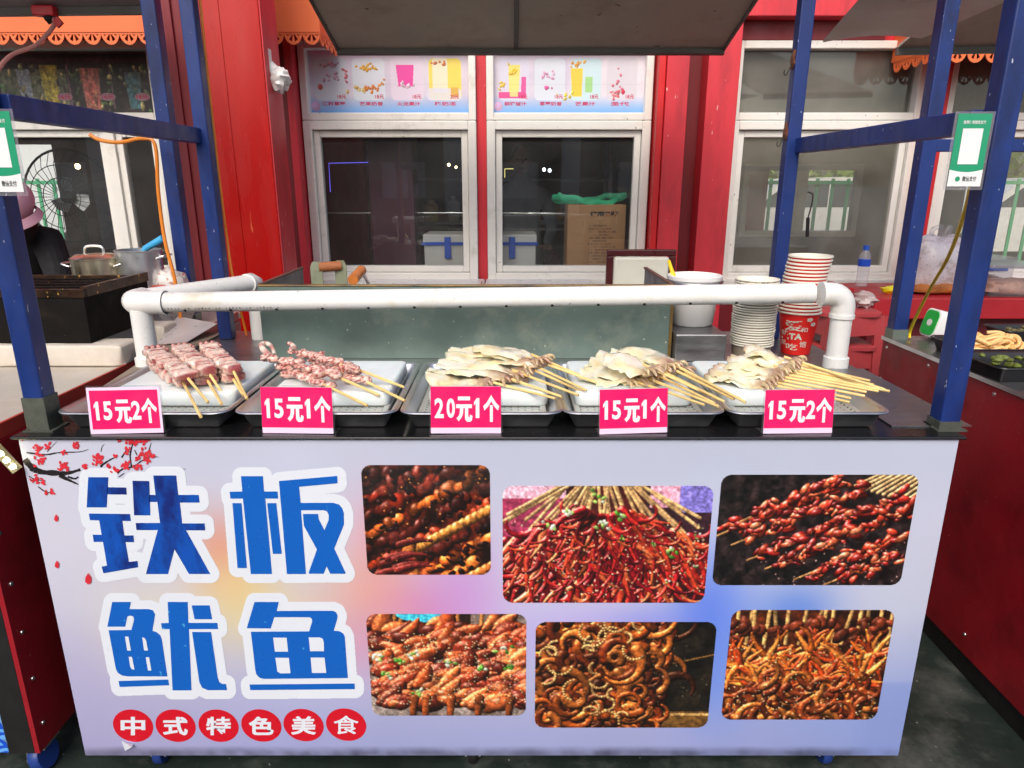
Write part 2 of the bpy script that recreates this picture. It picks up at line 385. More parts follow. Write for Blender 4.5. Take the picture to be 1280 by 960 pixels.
def photo3(H, W):
    im = base(H, W, (10, 9, 10), (46, 34, 34), 12, 3); D = np.array([.9, -.43]); N = np.array([.43, .9])
    for i in range(12): 
        y = H * (.02 + i * .024); ptube(im, [(W * (.68 + .03 * i), H * .02 + i * 2.5 + 14), (W * (.82 + .035 * i), -3)], 2.4, jit((206, 164, 108), .15), 60, .4)
    rows = [(.16, .5, .72), (.27, .56, .8), (.36, .7, .95), (.46, .78, .9), (.62, .88, .62), (.78, .93, .4), (.3, .35, .6)]
    for x, y, L in rows:
        p = np.array([W * (x - .1), H * y]); ptube(im, [p - D * 26, p + D * 14], [1.2, 2.2], (196, 140, 80), 60, .4)
        t = 0
        while t < L * W * .8:
            q = p + D * t + N * RNG.normal() * 3
            for _ in range(3):
                s = RNG.uniform(5, 12); pblob(im, q[0] + RNG.normal() * 5, q[1] + RNG.normal() * 4, s, s * RNG.uniform(.25, .6), RNG.uniform(-1.4, .6), jit([(196, 58, 34), (160, 34, 26), (222, 100, 60), (120, 24, 20)][RNG.integers(4)], .25), 170, .18)
            t += 7
    for x, y in ((.2, .45), (.55, .63), (.72, .5), (.68, .72)): pblob(im, W * x, H * y, 9, 5, -.4, (226, 130, 86), 140, .3)
    sesame(im, 60, W * .2, W, H * .6, H, 1.0, (190, 150, 140)); return finish(im, 30)
def photo4(H, W):
    im = base(H, W, (70, 50, 40), (150, 136, 128), 40, 4); yy, xx = np.mgrid[0:H, 0:W]; im[(yy < H * .2) & (xx < W * .65)] = (30, 18, 14)
    for x in (.05, .08, .16, .2, .3, .43, .52, .55, .7, .79, .82): ptube(im, [(W * x + 6, -3), (W * x - 4 if x < .3 else W * x, H * .3)], 3, jit((190, 120, 60), .2), 40, .4)
    X, Y = xx - W * .36, yy + 2; m = (X / (W * .18)) ** 2 + (Y / (H * .09)) ** 2 < 1; im[m] = (60, 178, 206)
    for r in range(10):
        for i in range(34):
            x = W * (i + RNG.random()) / 18; y = H * (.16 + r * .08 + RNG.normal() * .02); c = [(160, 64, 28), (130, 42, 22), (178, 84, 40), (98, 30, 18)][RNG.integers(4)]
            if RNG.random() < .6: ptube(im, curl(x, y, RNG.uniform(-.7, .1), 6, RNG.uniform(5, 8), RNG.normal() * .1), np.array([5, 9, 11, 11, 9, 6, 2]) * RNG.uniform(.8, 1.3), jit(c, .2), 130, .2)
            else: pblob(im, x, y, RNG.uniform(10, 22), RNG.uniform(7, 13), RNG.uniform(-.8, .5), jit(c, .25), 110, .22)
    for x in (.28, .36, .52, .7, .9): ptube(im, [(W * x, H * .82), (W * x - 3, H * .98)], [7, 5], jit((150, 70, 30), .2), 90, .2)
    sesame(im, 520, 0, W, H * .18, H * .88, .95); 
    for cx, cy in ((.28, .4), (.2, .45), (.1, .6), (.28, .75), (.5, .48), (.72, .52), (.85, .34), (.9, .52), (.05, .42)): scallion(im, 2, W * cx - 6, W * cx + 6, H * cy - 5, H * cy + 5, 4.2)
    return finish(im, 40)
def photo5(H, W):
    im = base(H, W, (12, 10, 8), (34, 28, 20), 30, 5); im[int(H * .84):, int(W * .6):] = (96, 66, 30); im[int(H * .86):int(H * .88), int(W * .6):] = (190, 150, 90)
    ptube(im, [(W * .72, H * .4), (W, H * .3)], 1.2, (120, 84, 40), 0, .6)
    for i in range(330):
        x = RNG.uniform(-.02, .74) * W; y = RNG.uniform(-.02, 1.03) * H
        if x > W * (.7 + .06 * math.sin(y * .07)) - max(0, H * .35 - y) * .3: continue
        c = [(170, 74, 24), (120, 44, 16), (200, 104, 40), (76, 28, 12)][RNG.integers(4)]
        t = RNG.choice([-1, 1]) * RNG.uniform(.18, .5); n = RNG.integers(7, 14)
        ptube(im, curl(x, y, RNG.uniform(0, 6.3), n, RNG.uniform(5, 8.5), t, t * .05), np.linspace(RNG.uniform(5.5, 10), 2.2, n + 1), jit(c, .3), 120, .08, .25)
    for _ in range(24):
        a0, r = RNG.uniform(0, 6), RNG.uniform(8, 18); cx, cy = RNG.uniform(.05, .6) * W, RNG.uniform(0, H)
        for k in range(11): a = a0 + k * .26; pblob(im, cx + math.cos(a) * r, cy + math.sin(a) * r, 2.1, 2.1, 0, jit((226, 170, 100), .15), 70, .3)
    sesame(im, 40, W * .6, W * .98, H * .1, H * .8, .8, (120, 110, 90)); return finish(im, 50)
def photo6(H, W):
    im = base(H, W, (22, 12, 8), (90, 36, 16), 20, 6)
    for i in range(15): x = W * (.03 + i * .068 + RNG.normal() * .01); ptube(im, [(x + RNG.normal() * 5, -3), (x, H * .3)], 2.6, jit((214, 164, 96), .2), 60, .4)
    for i in range(44):
        x, y = RNG.uniform(0, W), RNG.uniform(.1, .3) * H; pblob(im, x, y, RNG.uniform(7, 14), RNG.uniform(5, 8), RNG.uniform(0, 3), jit((110, 44, 24), .3), 60, .2)
    for cx, cy in ((.25, .42), (.52, .38), (.72, .45), (.92, .4), (.08, .5), (.4, .6), (.62, .62), (.85, .62), (.2, .68)):
        for k in range(22):
            a = RNG.uniform(0, 6.3); c = [(206, 98, 34), (176, 62, 24), (226, 130, 52)][RNG.integers(3)]
            ptube(im, curl(W * cx + math.cos(a) * 5, H * cy + math.sin(a) * 4, a, 7, RNG.uniform(4, 6), RNG.normal() * .12), np.linspace(5.2, 1.6, 8), jit(c, .22), 140, .2)
    for i in range(120):
        t = RNG.choice([-1, 1]) * RNG.uniform(.2, .42); n = RNG.integers(6, 11); c = [(150, 62, 26), (112, 40, 18), (200, 110, 44)][RNG.integers(3)]
        ptube(im, curl(RNG.uniform(0, W), RNG.uniform(.66, 1.02) * H, RNG.uniform(0, 6.3), n, 5.5, t), np.linspace(6, 2, n + 1), jit(c, .25), 120, .14, .15)
    sesame(im, 240, 0, W, H * .3, H, .9); return finish(im, 60)
# ------------------------------------------------------------------ common materials
M = {}
M['ground'] = pbr('ground_paint', A(34, 46, 42, 1.), .55, var=.45, vs=5, bump=.5, bs=45, dirt=A(96, 100, 96, 1.), ds=3.2, da=.75, dt=.5, speck=A(150, 150, 145), spt=.72, sps=55)
M['blue'] = pbr('blue_steel_paint', A(22, 50, 118, .95), .42, var=.25, vs=12, bump=.2, bs=50, dirt=A(16, 24, 58, 1.), ds=7, da=.7, dt=.5, speck=A(170, 176, 190), spt=.725, sps=110, stretch=(1, 1, .4))
M['rust'] = pbr('rust_brown', A(96, 58, 42), .85, var=.4, vs=40, bump=.6, bs=90)
M['red'] = pbr('red_panel_paint', A(200, 28, 34, 1.1), .45, var=.2, vs=4, bump=.15, bs=20, dirt=A(130, 20, 24, 1.1), ds=5, da=.55, dt=.5, stretch=(1, 1, .2), speck=A(225, 140, 130), spt=.75, sps=60)
M['redpink'] = pbr('faded_red_paint', A(200, 46, 58, 1.1), .5, var=.18, vs=5, bump=.12, bs=20, dirt=A(146, 36, 44, 1.1), ds=7, da=.55, dt=.5, stretch=(1, 1, .25), speck=A(235, 190, 185), spt=.74, sps=50)
M['maroon'] = pbr('maroon_paint_and_shade', A(104, 22, 30), .5, var=.2, vs=5, dirt=A(70, 14, 20), ds=5, da=.4, stretch=(1, 1, .25))
M['brightred'] = pbr('glossy_red_sheet', A(186, 16, 12, 1.05), .28, var=.16, vs=4, bump=.06, bs=12, dirt=A(130, 12, 10), ds=2.2, da=.5, dt=.5, stretch=(1, 1, .16), speck=A(240, 110, 70), spt=.75, sps=45)
M['stallred'] = pbr('stall_red_board', A(148, 22, 34, 1.1), .4, var=.2, vs=5, bump=.2, bs=90, dirt=A(96, 14, 24, 1.), ds=4, da=.6, dt=.5, speck=A(190, 120, 110), spt=.75, sps=60)
M['black'] = pbr('black_laminate', A(22, 22, 24, 1.), .22, var=.3, vs=6, bump=.1, bs=40, dirt=A(70, 68, 66), ds=14, da=.35, dt=.62)
M['blackmatt'] = pbr('black_matt', A(18, 17, 17, 1.), .6, var=.3, vs=8)
M['steel'] = pbr('stainless_steel', A(214, 216, 218, 1.1), .36, 1., var=.1, vs=6, bump=.05, bs=80, rv=.1, dirt=A(120, 120, 118), ds=6, da=.3)
M['steelbrush'] = pbr('worn_steel_sheet', A(150, 150, 152, 1.), .38, .9, var=.15, vs=4, bump=.08, bs=60, dirt=A(96, 84, 78), ds=5, da=.5, stretch=(1, 4, 4))
M['greasy'] = pbr('greasy_steel_plate', A(108, 124, 118), .42, .45, var=.25, vs=5, bump=.3, bs=35, dirt=A(120, 108, 84), ds=5, da=.6, dt=.5, speck=A(196, 200, 186), spt=.72, sps=90)
M['pvc'] = pbr('white_plastic_pipe', A(230, 233, 222, 1.14), .32, var=.06, vs=5, bump=.1, bs=14, dirt=A(176, 162, 122), ds=7, da=.5, dt=.54, speck=A(120, 104, 80), spt=.735, sps=60)
M['white'] = pbr('white_plastic', A(220, 222, 220, 1.2), .35, var=.05, vs=6, dirt=A(176, 172, 162), ds=8, da=.25)
M['foam'] = pbr('white_foam', A(216, 232, 230, 1.15), .5, var=.07, vs=12, bump=.3, bs=40, sss=.3, dirt=A(190, 206, 206), ds=14, da=.5)
M['frame'] = pbr('white_window_frame', A(204, 202, 196), .4, var=.06, vs=6, bump=.05, bs=40, dirt=A(130, 124, 112), ds=6, da=.45, dt=.56, speck=A(110, 100, 90), spt=.74, sps=40)
M['orange'] = pbr('orange_paint', A(222, 108, 58, 1.15), .5, var=.08, vs=4, dirt=A(190, 86, 44), ds=5, da=.3)
M['glass'] = glass('window_glass', (.90, .92, .92), .04, (.5, .5, .48), 0., 1.6)
M['glassC'] = glass('dust_and_reflection_glass', (.88, .88, .84), .13, (.56, .55, .5), 0., 1.6)  # dust plus diffuse grey that imitates pale reflection haze on these panes
M['acrylic'] = glass('clear_acrylic', (.95, .96, .97), .03, (.8, .8, .85))
M['clear'] = glass('clear_plastic_film', (.9, .9, .92), .12, (.75, .74, .78), .15)
M['vprint'] = pbr('printed_vinyl', None, .33, var=.03, vs=3, rv=.02, bump=.05, bs=2.0, attr=True, speck=A(90, 84, 92), spt=.795, sps=42)
M['vphoto'] = pbr('printed_photo_ink', None, .4, var=.02, vs=20, attr=True)
M['bamboo'] = pbr('bamboo', A(222, 188, 122, 1.2), .5, var=.35, vs=14, stretch=(1, 1, 1), bump=.1, bs=200)
M['roof'] = pbr('grey_roof_sheet', A(186, 182, 168, 1.2), .6, var=.12, vs=3, bump=.06, bs=20, dirt=A(140, 130, 112), ds=3, da=.55, dt=.5, speck=A(80, 66, 50), spt=.72, sps=22)
M['roofedge'] = pbr('dark_roof_trim', A(86, 84, 80), .5, var=.15, vs=8)
M['haloink'] = pbr('white_ink', A(212, 218, 228, 1.12), .36, var=.03)
M['blueink'] = pbr('blue_ink', A(12, 92, 184, 1.08), .36, var=.03, vs=20, speck=A(70, 160, 200), spt=.75, sps=60)
M['navyink'] = pbr('mottled_navy_ink', A(12, 76, 170, 1.08), .36, var=.1, vs=16, dirt=A(16, 24, 100, 1.), ds=9, da=.85, dt=.42, stretch=(1.6, 1, .7))
M['redink'] = pbr('red_ink', A(200, 14, 36, 1.08), .36, var=.04, vs=20)
M['blossom'] = pbr('blossom_red_ink', A(184, 40, 52), .36, var=.25, vs=90)
M['inkblack'] = pbr('black_ink', A(26, 22, 24), .4, var=.1)

# ------------------------------------------------------------------ ground
g = MB().add([(-300, -300, 0), (300, -300, 0), (300, 300, 0), (-300, 300, 0)], [(0, 1, 2, 3)])
g.build('ground', M['ground'], loc=(0, 0, 0), kind='structure')

# ------------------------------------------------------------------ the squid stall
YP = 1.375                                   # front of the stall
XL, XR, ZB, ZT = -1.050, 0.951, 0.078, 0.912
stall = thing('food_stall', 'white fronted squid stall with blue frame posts and big blue Chinese characters', 'food stall', (-.05, 1.9, 0))
pn = MB().box(XL, XR, YP, YP + .014, ZB, ZT).build('front_panel', M['white'], stall, bevel=.002)
def pfn(px, py, k=1): 
    p = at(px, py, YP); return Vector((p.x, YP - .0006 * k, p.z))
W_, H_ = 380, 160
u, v = np.meshgrid(np.linspace(0, 1, W_), np.linspace(0, 1, H_))
def gs(cx, cy, sx, sy): return np.exp(-(((u - cx) / sx) ** 2 + ((v - cy) / sy) ** 2))[..., None]
im = np.zeros((H_, W_, 3)) + np.array((192, 196, 216)); lo = np.array((150, 154, 202))
vv3 = v[..., None]; im = im * (1 - np.clip((vv3 - .5) * 2, 0, 1)) + lo * np.clip((vv3 - .5) * 2, 0, 1)
def over(im, g_, c): return im * (1 - g_) + np.array(c) * g_
im = over(im, .75 * gs(.02, .85, .16, .4), (170, 164, 200)); im = over(im, .6 * gs(.02, .25, .1, .3), (206, 204, 216))
for cx, cy, sx, sy, c, a in ((.115, .56, .07, .16, (216, 206, 180), .8), (.2, .32, .035, .12, (214, 120, 96), .8), (.215, .45, .05, .13, (220, 190, 120), .9), (.26, .55, .07, .12, (214, 204, 158), .8),
                             (.37, .30, .03, .16, (220, 150, 170), .8), (.37, .47, .07, .16, (226, 160, 130), .85), (.43, .52, .06, .13, (206, 120, 170), .85), (.47, .45, .05, .2, (190, 140, 210), .8),
                             (.35, .62, .07, .12, (200, 140, 180), .7), (.6, .58, .1, .12, (170, 150, 226), .7), (.75, .52, .05, .22, (70, 110, 230), .9), (.77, .7, .04, .2, (90, 130, 230), .8),
                             (.85, .52, .05, .11, (70, 116, 216), .9), (.68, .55, .05, .06, (120, 130, 230), .6), (.97, .85, .2, .25, (128, 152, 214), .9), (.97, .45, .05, .3, (186, 198, 220), .5), (.5, .98, .3, .1, (156, 164, 206), .6)):
    im = over(im, a * .8 * gs(cx, cy, sx, sy), c)
im = over(im, .5 * gs(.8, .05, .5, .12), (172, 184, 204)); im *= 1 - .38 * (np.clip((v - .965) * 40, 0, 1) * fbm(H_, W_, 9, 4, 77) * 1.6)[..., None]; im *= (.985 + .03 * fbm(H_, W_, 40, 4, 78))[..., None]; 
cut = np.clip((v - .735) * 60, 0, 1)[..., None] * np.clip((u - .93) * 30, 0, 1)[..., None]; im = over(im, .6 * cut, (126, 146, 208))
print_grid('printed_banner', M['vprint'], im, rectfn((XL + .001, YP - .0006, ZB + .001), (XR - XL - .002, 0, 0), (0, 0, ZT - ZB - .002)), pn, k=1.06)
for (x0, x1, ym, y0, y1), fnp in zip(((455.5, 613, 650, 581, 718), (628.4, 886, 680, 607, 753), (896, 1137, 662, 593, 731), (461.6, 657.6, 830, 767, 894), (669, 890, 843, 777, 909), (908, 1107, 830, 762, 899)),
                                     (photo1, photo2, photo3, photo4, photo5, photo6)):
    a, b = at(x0, ym, YP).x, at(x1, ym, YP).x; t, bo = at(640, y0, YP).z, at(640, y1, YP).z
    asp = (b - a) / (t - bo); Hh = 172; Ww = int(Hh * asp)
    pim = fnp(Hh, Ww)
    print_grid('photo_print', M['vphoto'], np.clip(pim, 0, 255), rectfn((a, YP - .0014, bo), (b - a, 0, 0), (0, 0, t - bo)), pn, rr_mask(Hh, Ww, asp, .085), k=1.25)
# big characters
CH = [((90, 570), 5.647, [[(118,147),(260,147),(248,360),(107,360)],[(250,218),(385,220),(390,270),(248,268)],
   [(122,403),(412,407),(418,456),(358,456),(373,558),(437,558),(441,605),(380,605),(405,745),(465,737),(470,782),(225,825),(212,778),(250,770),(222,603),(157,603),(149,553),(212,553),(195,452),(130,450)],
   [(430,172),(548,174),(556,416),(441,416)],
   [(576,135),(738,135),(752,272),(897,272),(903,326),(764,326),(780,473),(938,473),(943,522),(808,522),(978,830),(828,830),(726,655),(680,830),(524,830),(608,520),(458,520),(452,470),(624,470),(605,322),(548,322),(548,272),(592,272)]], []),
  ((270, 570), 5.647, [[(178,140),(333,140),(341,248),(436,248),(440,298),(350,298),(397,830),(248,830),(192,298),(104,298),(98,250),(188,248)],[(118,330),(182,330),(220,788),(154,788)],[(363,330),(428,330),(466,688),(403,688)],
   [(446,174),(857,138),(860,190),(588,215),(600,328),(830,328),(870,340),(893,368),(904,400),(905,480),(836,650),(916,822),(916,828),(808,828),(782,775),(762,828),(657,828),(657,815),(714,657),(622,490),(615,406),(722,406),(728,445),(767,520),(796,450),(797,415),(785,388),(760,380),(602,380),(637,830),(502,830)]], []),
  ((110, 730), 6.4, [[(197,140),(347,140),(335,197),(490,197),(522,207),(540,240),(518,370),(552,382),(580,405),(594,440),(638,735),(320,735),(275,728),(240,705),(225,670),(168,366),(350,364),(372,280),(365,255),(340,248),(318,255),(300,338),(158,338)],
   [(248,772),(645,760),(652,806),(257,820)],[(640,140),(800,140),(806,307),(1037,307),(1043,357),(810,357),(831,847),(679,847),(655,357),(594,357),(588,310),(648,307)],[(832,167),(975,167),(996,278),(855,278)],
   [(835,380),(987,380),(1040,745),(1052,780),(1075,795),(1107,795),(1113,845),(960,845),(915,825),(893,780)]],
   [[(300,415),(328,415),(348,527),(318,527)],[(438,420),(458,428),(470,450),(484,527),(453,527)],[(330,577),(356,577),(376,680),(355,676),(342,655)],[(466,580),(493,580),(511,687),(484,687)]]),
  ((280, 730), 6.4, [[(246,140),(440,140),(424,212),(870,210),(898,222),(911,250),(908,272),(880,370),(925,374),(955,392),(968,420),(992,748),(320,755),(285,745),(262,720),(253,690),(217,378),(683,375),(708,292),(703,272),(685,262),(404,262),(376,352),(184,350)],
   [(206,800),(1046,792),(1048,837),(212,845)]],
   [[(396,424),(504,424),(515,536),(410,536)],[(680,422),(768,422),(792,432),(801,465),(802,532),(691,532)],[(414,585),(521,585),(534,708),(455,710),(430,695)],[(695,583),(806,583),(820,706),(706,706)]])]
def seg_dist(X, Y, P):
    best = np.full(X.shape, 1e9); ins = np.zeros(X.shape, bool); n = len(P)
    for i in range(n):
        (ax, ay), (bx, by) = P[i], P[(i + 1) % n]; dx, dy = bx - ax, by - ay
        t = np.clip(((X - ax) * dx + (Y - ay) * dy) / (dx * dx + dy * dy + 1e-9), 0, 1); best = np.minimum(best, np.hypot(X - ax - t * dx, Y - ay - t * dy))
        c = ((ay > Y) != (by > Y)) & (X < (bx - ax) * (Y - ay) / (by - ay + 1e-12) + ax); ins ^= c
    best[ins] = 0; return best
for ci, ((ox, oy), sc, polys, holes) in enumerate(CH):
    pp = [[(ox + x / sc, oy + y / sc) for x, y in p] for p in polys]
    allp = [q for p in pp for q in p]; x0 = min(q[0] for q in allp) - 14; x1 = max(q[0] for q in allp) + 14; y0 = min(q[1] for q in allp) - 14; y1 = max(q[1] for q in allp) + 14
    st = .5; xs = np.arange(x0, x1, st); ys = np.arange(y0, y1, st); X, Y = np.meshgrid(xs, ys); dd = np.full(X.shape, 1e9)
    for p in pp: dd = np.minimum(dd, seg_dist(X, Y, p))
    mk = dd < 11.3; hb = MB()
    for r in range(len(ys)):
        row = np.concatenate([[0], mk[r].astype(int), [0]]); df = np.diff(row); s0 = np.where(df == 1)[0]; s1 = np.where(df == -1)[0]
        for a, b in zip(s0, s1):
            xa, xb, ya, yb = xs[0] + a * st, xs[0] + b * st, ys[r], ys[r] + st
            hb.add([pfn(xa, yb, 2), pfn(xb, yb, 2), pfn(xb, ya, 2), pfn(xa, ya, 2)], [(0, 1, 2, 3)])
    hb.build('character_outline', M['haloink'], pn)
    cb = MB()
    for p in pp: cb.flat(p, lambda x, y: pfn(x, y, 3))
    cb.mi = 1
    for h in holes: cb.flat([(ox + x / sc, oy + y / sc) for x, y in h], lambda x, y: pfn(x, y, 4))
    cb.build('character', [M['navyink'] if ci == 0 else M['blueink'], M['haloink']], pn)
for ch, cx, cy in zip('中式特色美食', (138, 338, 540, 741, 940, 1140), (138, 138, 138, 137, 135, 133)):
    d = MB(); X0, Y0 = 130 + cx / 3.765, 870 + cy / 3.765
    d.flat([(X0 + 25.2 * math.cos(a) * .996 + 2.2 * math.sin(a), Y0 + 20.3 * math.sin(a) + .8 * math.cos(a)) for a in np.linspace(0, 2 * math.pi, 40)[:-1]], lambda x, y: pfn(x, y, 2)); d.mi = 1
    off = 0. if ch == '食' else (.015 if ch in '特美' else .02)
    for j, (jx, jy) in enumerate(((0, 0), (.9, 0), (0, .5), (.9, .5))): write(d, ch, lambda u, v: pfn(X0 - 15.4 + 30 * u + jx, Y0 + 11.2 - 22.5 * v + jy, 3 + j * .05), off)
    d.build('red_disc', [M['redink'], M['haloink']], pn)
# plum blossom print in the corner
rb = random.Random(4); bl = MB()
def Z5(zx, zy): return (zx / 5.645, 530 + zy / 5.645)
def inside(q): return q[1] > 546.5 and q[0] > 25 + (q[1] - 545) * .2
def branch(pts, w0, w1):
    P = [Vector((*Z5(*p), 0)) for p in pts]; P = catmull(P, 4); n = len(P)
    for i in range(n - 1):
        a, b = P[i], P[i + 1]
        if not (inside(a) and inside(b)): continue
        d = (b - a).normalized(); nn = Vector((-d.y, d.x, 0)); wa = (w0 + (w1 - w0) * i / n) / 5.645 * rb.uniform(.75, 1.25); wb = (w0 + (w1 - w0) * (i + 1) / n) / 5.645 * rb.uniform(.75, 1.25)
        bl.add([pfn(*(q.xy), 2) for q in (a + nn * wa, b + nn * wb, b - nn * wb, a - nn * wa)], [(0, 1, 2, 3)])
bl.mi = 0
for pts, w0, w1 in (([(95, 85), (150, 190), (190, 265), (270, 330), (400, 345), (480, 345), (570, 320)], 34, 7), ([(420, 360), (490, 395), (555, 425)], 14, 3), ([(480, 370), (530, 385), (555, 370)], 8, 4), ([(190, 200), (320, 215), (420, 200), (560, 195), (625, 178)], 6, 2),
                    ([(335, 195), (375, 150), (405, 122)], 3, 1), ([(270, 440), (330, 480), (380, 480)], 4, 2), ([(180, 350), (240, 385), (320, 400)], 4, 2), ([(710, 300), (760, 262), (830, 225)], 8, 2), ([(715, 195), (722, 160), (740, 140)], 3, 1),
                    ([(930, 300), (920, 220), (935, 150), (945, 90)], 6, 3), ([(830, 345), (870, 315), (940, 300), (1000, 260), (1060, 230), (1120, 232)], 7, 2), ([(990, 130), (1060, 110), (1105, 95)], 4, 1), ([(860, 235), (890, 190), (905, 170)], 6, 2), ([(840, 372), (880, 345)], 4, 2), ([(1050, 190), (1070, 130)], 4, 2), ([(970, 220), (950, 180)], 4, 2)):
    branch(pts, w0, w1)
bl.mi = 1; lay = 3.
for cx, cy, n, sp in ((150, 95, 4, 22), (265, 80, 2, 14), (275, 175, 7, 26), (340, 160, 3, 16), (530, 155, 5, 26), (450, 195, 3, 16), (290, 250, 10, 38), (440, 290, 8, 34), (470, 300, 4, 20), (695, 225, 7, 26), (690, 275, 5, 28), (600, 293, 4, 22), (765, 295, 2, 10), (820, 225, 2, 8),
                      (255, 390, 7, 30), (310, 410, 3, 14), (370, 478, 3, 16), (175, 380, 4, 14), (330, 480, 2, 10), (850, 95, 8, 30), (910, 110, 10, 36), (960, 115, 8, 30), (1010, 95, 10, 34), (1050, 95, 4, 20), (1020, 200, 9, 34), (1040, 245, 6, 26), (970, 245, 3, 12), (890, 290, 8, 30), (980, 310, 6, 30), (820, 315, 4, 18), (900, 200, 3, 16), (1085, 225, 3, 14), (890, 170, 2, 12)):
    for _ in range(n * 2):
        x, y = cx + rb.gauss(0, sp * .55), cy + rb.gauss(0, sp * .5); q = Z5(x, y)
        if not inside(q): continue
        a0 = rb.uniform(0, 3); rx, ry = rb.uniform(9, 16) / 5.645, rb.uniform(6, 10) / 5.645; lay += .004
        bl.flat([(q[0] + rx * math.cos(t) * math.cos(a0) - ry * math.sin(t) * math.sin(a0), q[1] + rx * math.cos(t) * math.sin(a0) + ry * math.sin(t) * math.cos(a0)) for t in np.linspace(0, 2 * math.pi, 9)[:-1]], lambda x, y: pfn(x, y, lay))
for px, py, s in ((71, 647, 3.2), (72, 705, 3.4), (111, 723, 5)):
    lay += .01; bl.flat([(px, py - s * 1.5), (px + s * .8, py - s * .3), (px + s * .7, py + s), (px, py + s * 1.4), (px - s * .8, py + s * .7), (px - s * .7, py - s * .4)], lambda x, y: pfn(x, y, lay))
bl.build('blossom_print', [M['inkblack'], M['blossom']], pn, kind='stuff')
# torn flake at the lower left of the banner
tf = MB(); a = [pfn(152, 925, 3), pfn(167, 930, 3), pfn(157, 938, 3)]; tf.add(a + [x + Vector((.004, -.012, .004)) for x in a[1:2]], [(0, 2, 3), (0, 3, 1)])
tf.build('torn_flake', M['haloink'], pn)
# counter body and top
box('side_panel', M['steelbrush'], XL + .002, XL + .014, YP + .016, 2.44, ZB, ZT - .004, stall)
box('side_panel', M['steelbrush'], XR - .014, XR - .002, YP + .016, 2.44, ZB, ZT - .004, stall)
box('back_panel', M['steelbrush'], XL + .016, XR - .016, 2.428, 2.44, ZB, ZT - .004, stall)
box('base_board', M['blackmatt'], XL + .016, XR - .016, YP + .016, 2.426, ZB + .002, ZB + .02, stall)
ZC = .916
box('counter_top', M['black'], XL - .012, XR + .012, YP - .008, 1.92, ZT - .003, ZC, stall, bevel=.003)
box('counter_top', M['steelbrush'], XL - .006, XR + .05, 1.9215, 2.46, ZT - .003, ZC - .001, stall)
box('corner_plate', M['steelbrush'], .835, XR + .06, 1.43, 1.919, ZC + .0005, ZC + .003, stall)
for x in (-.9, -.1, .8):
    for y in (1.44, 2.34):
        c = MB(); c.lathe([(.0, -.011), (.03, -.011), (.033, -.006), (.033, .006), (.03, .011), (.0, .011)], (x, y, .034), 18, False, False, Matrix.Rotation(R(90), 4, 'Y'))
        cw = c.build('caster_wheel', M['blackmatt'] if x < .5 and 'caster_blue' in bpy.data.materials else pbr('caster_blue', A(40, 70, 150, .8), .4) if 'caster_blue' not in bpy.data.materials else bpy.data.materials['caster_blue'], stall, smooth=True)
        MB().box(x - .02, x - .015, y - .02, y + .02, .03, ZB).box(x + .015, x + .02, y - .02, y + .02, .03, ZB).box(x - .03, x + .03, y - .03, y + .03, ZB - .004, ZB).build('caster_fork', M['steel'], cw)
# frame posts and rails (square steel tube)
PW = .044; M['footmetal'] = pbr('bare_foot_metal', A(84, 88, 80, 1.), .6, .3, var=.35, vs=30, bump=.4, bs=60, dirt=A(50, 40, 34, 1.), ds=20, da=.8)
RZ0, RY0, RZ1, RY1 = 2.06, 3.69, 2.44, 2.30     # roof slope
for x, y, z0, z1 in ((-1.022, 1.425, ZC, 2.43), (.948, 1.43, ZC, 2.43), (-.985, 2.34, ZC, 2.43), (.90, 2.35, ZC, 2.43)):
    p = MB().box(x - PW / 2, x + PW / 2, y - PW / 2, y + PW / 2, z0, z1).build('post', M['blue'], stall, bevel=.004)
    if y < 2: MB().box(x - PW / 2 - .002, x + PW / 2 + .002, y - PW / 2 - .002, y + PW / 2 + .002, z0, z0 + (.075 if x < 0 else .02)).box(x - .03, x + .034, y - .03, y + .03, z0 - .0005, z0 + .003).build('post_foot', M['footmetal'], p)
for x, yb, rz_ in ((-1.003, 2.318, 1.576), (.924, 2.328, 1.547)):
    MB().box(x - .019, x + .019, 1.452, yb, rz_ - .023, rz_ + .023).build('rail', M['blue'], stall, bevel=.003)
for x, yb in ((-1.003, 2.318), (.924, 2.328)): MB().box(x - .018, x + .018, 1.452, yb, 2.39, 2.425).build('top_rail', M['blue'], stall)
MB().box(-.998, .924, 1.41, 1.445, 2.39, 2.425).build('top_rail', M['blue'], stall)
for z in (1.59, 1.80):
    MB().blob((.876, 2.345, z), (.006, .016, .028), seed=z, amp=.4).build('rust_plate', M['rust'], stall)
    MB().tube(catmull([(.873, 2.34, z - .01), (.862, 2.335, z - .03), (.855, 2.335, z - .045), (.848, 2.335, z - .04), (.85, 2.335, z - .03)], 4), .0016, 6).build('wire_hook', M['blackmatt'], stall)
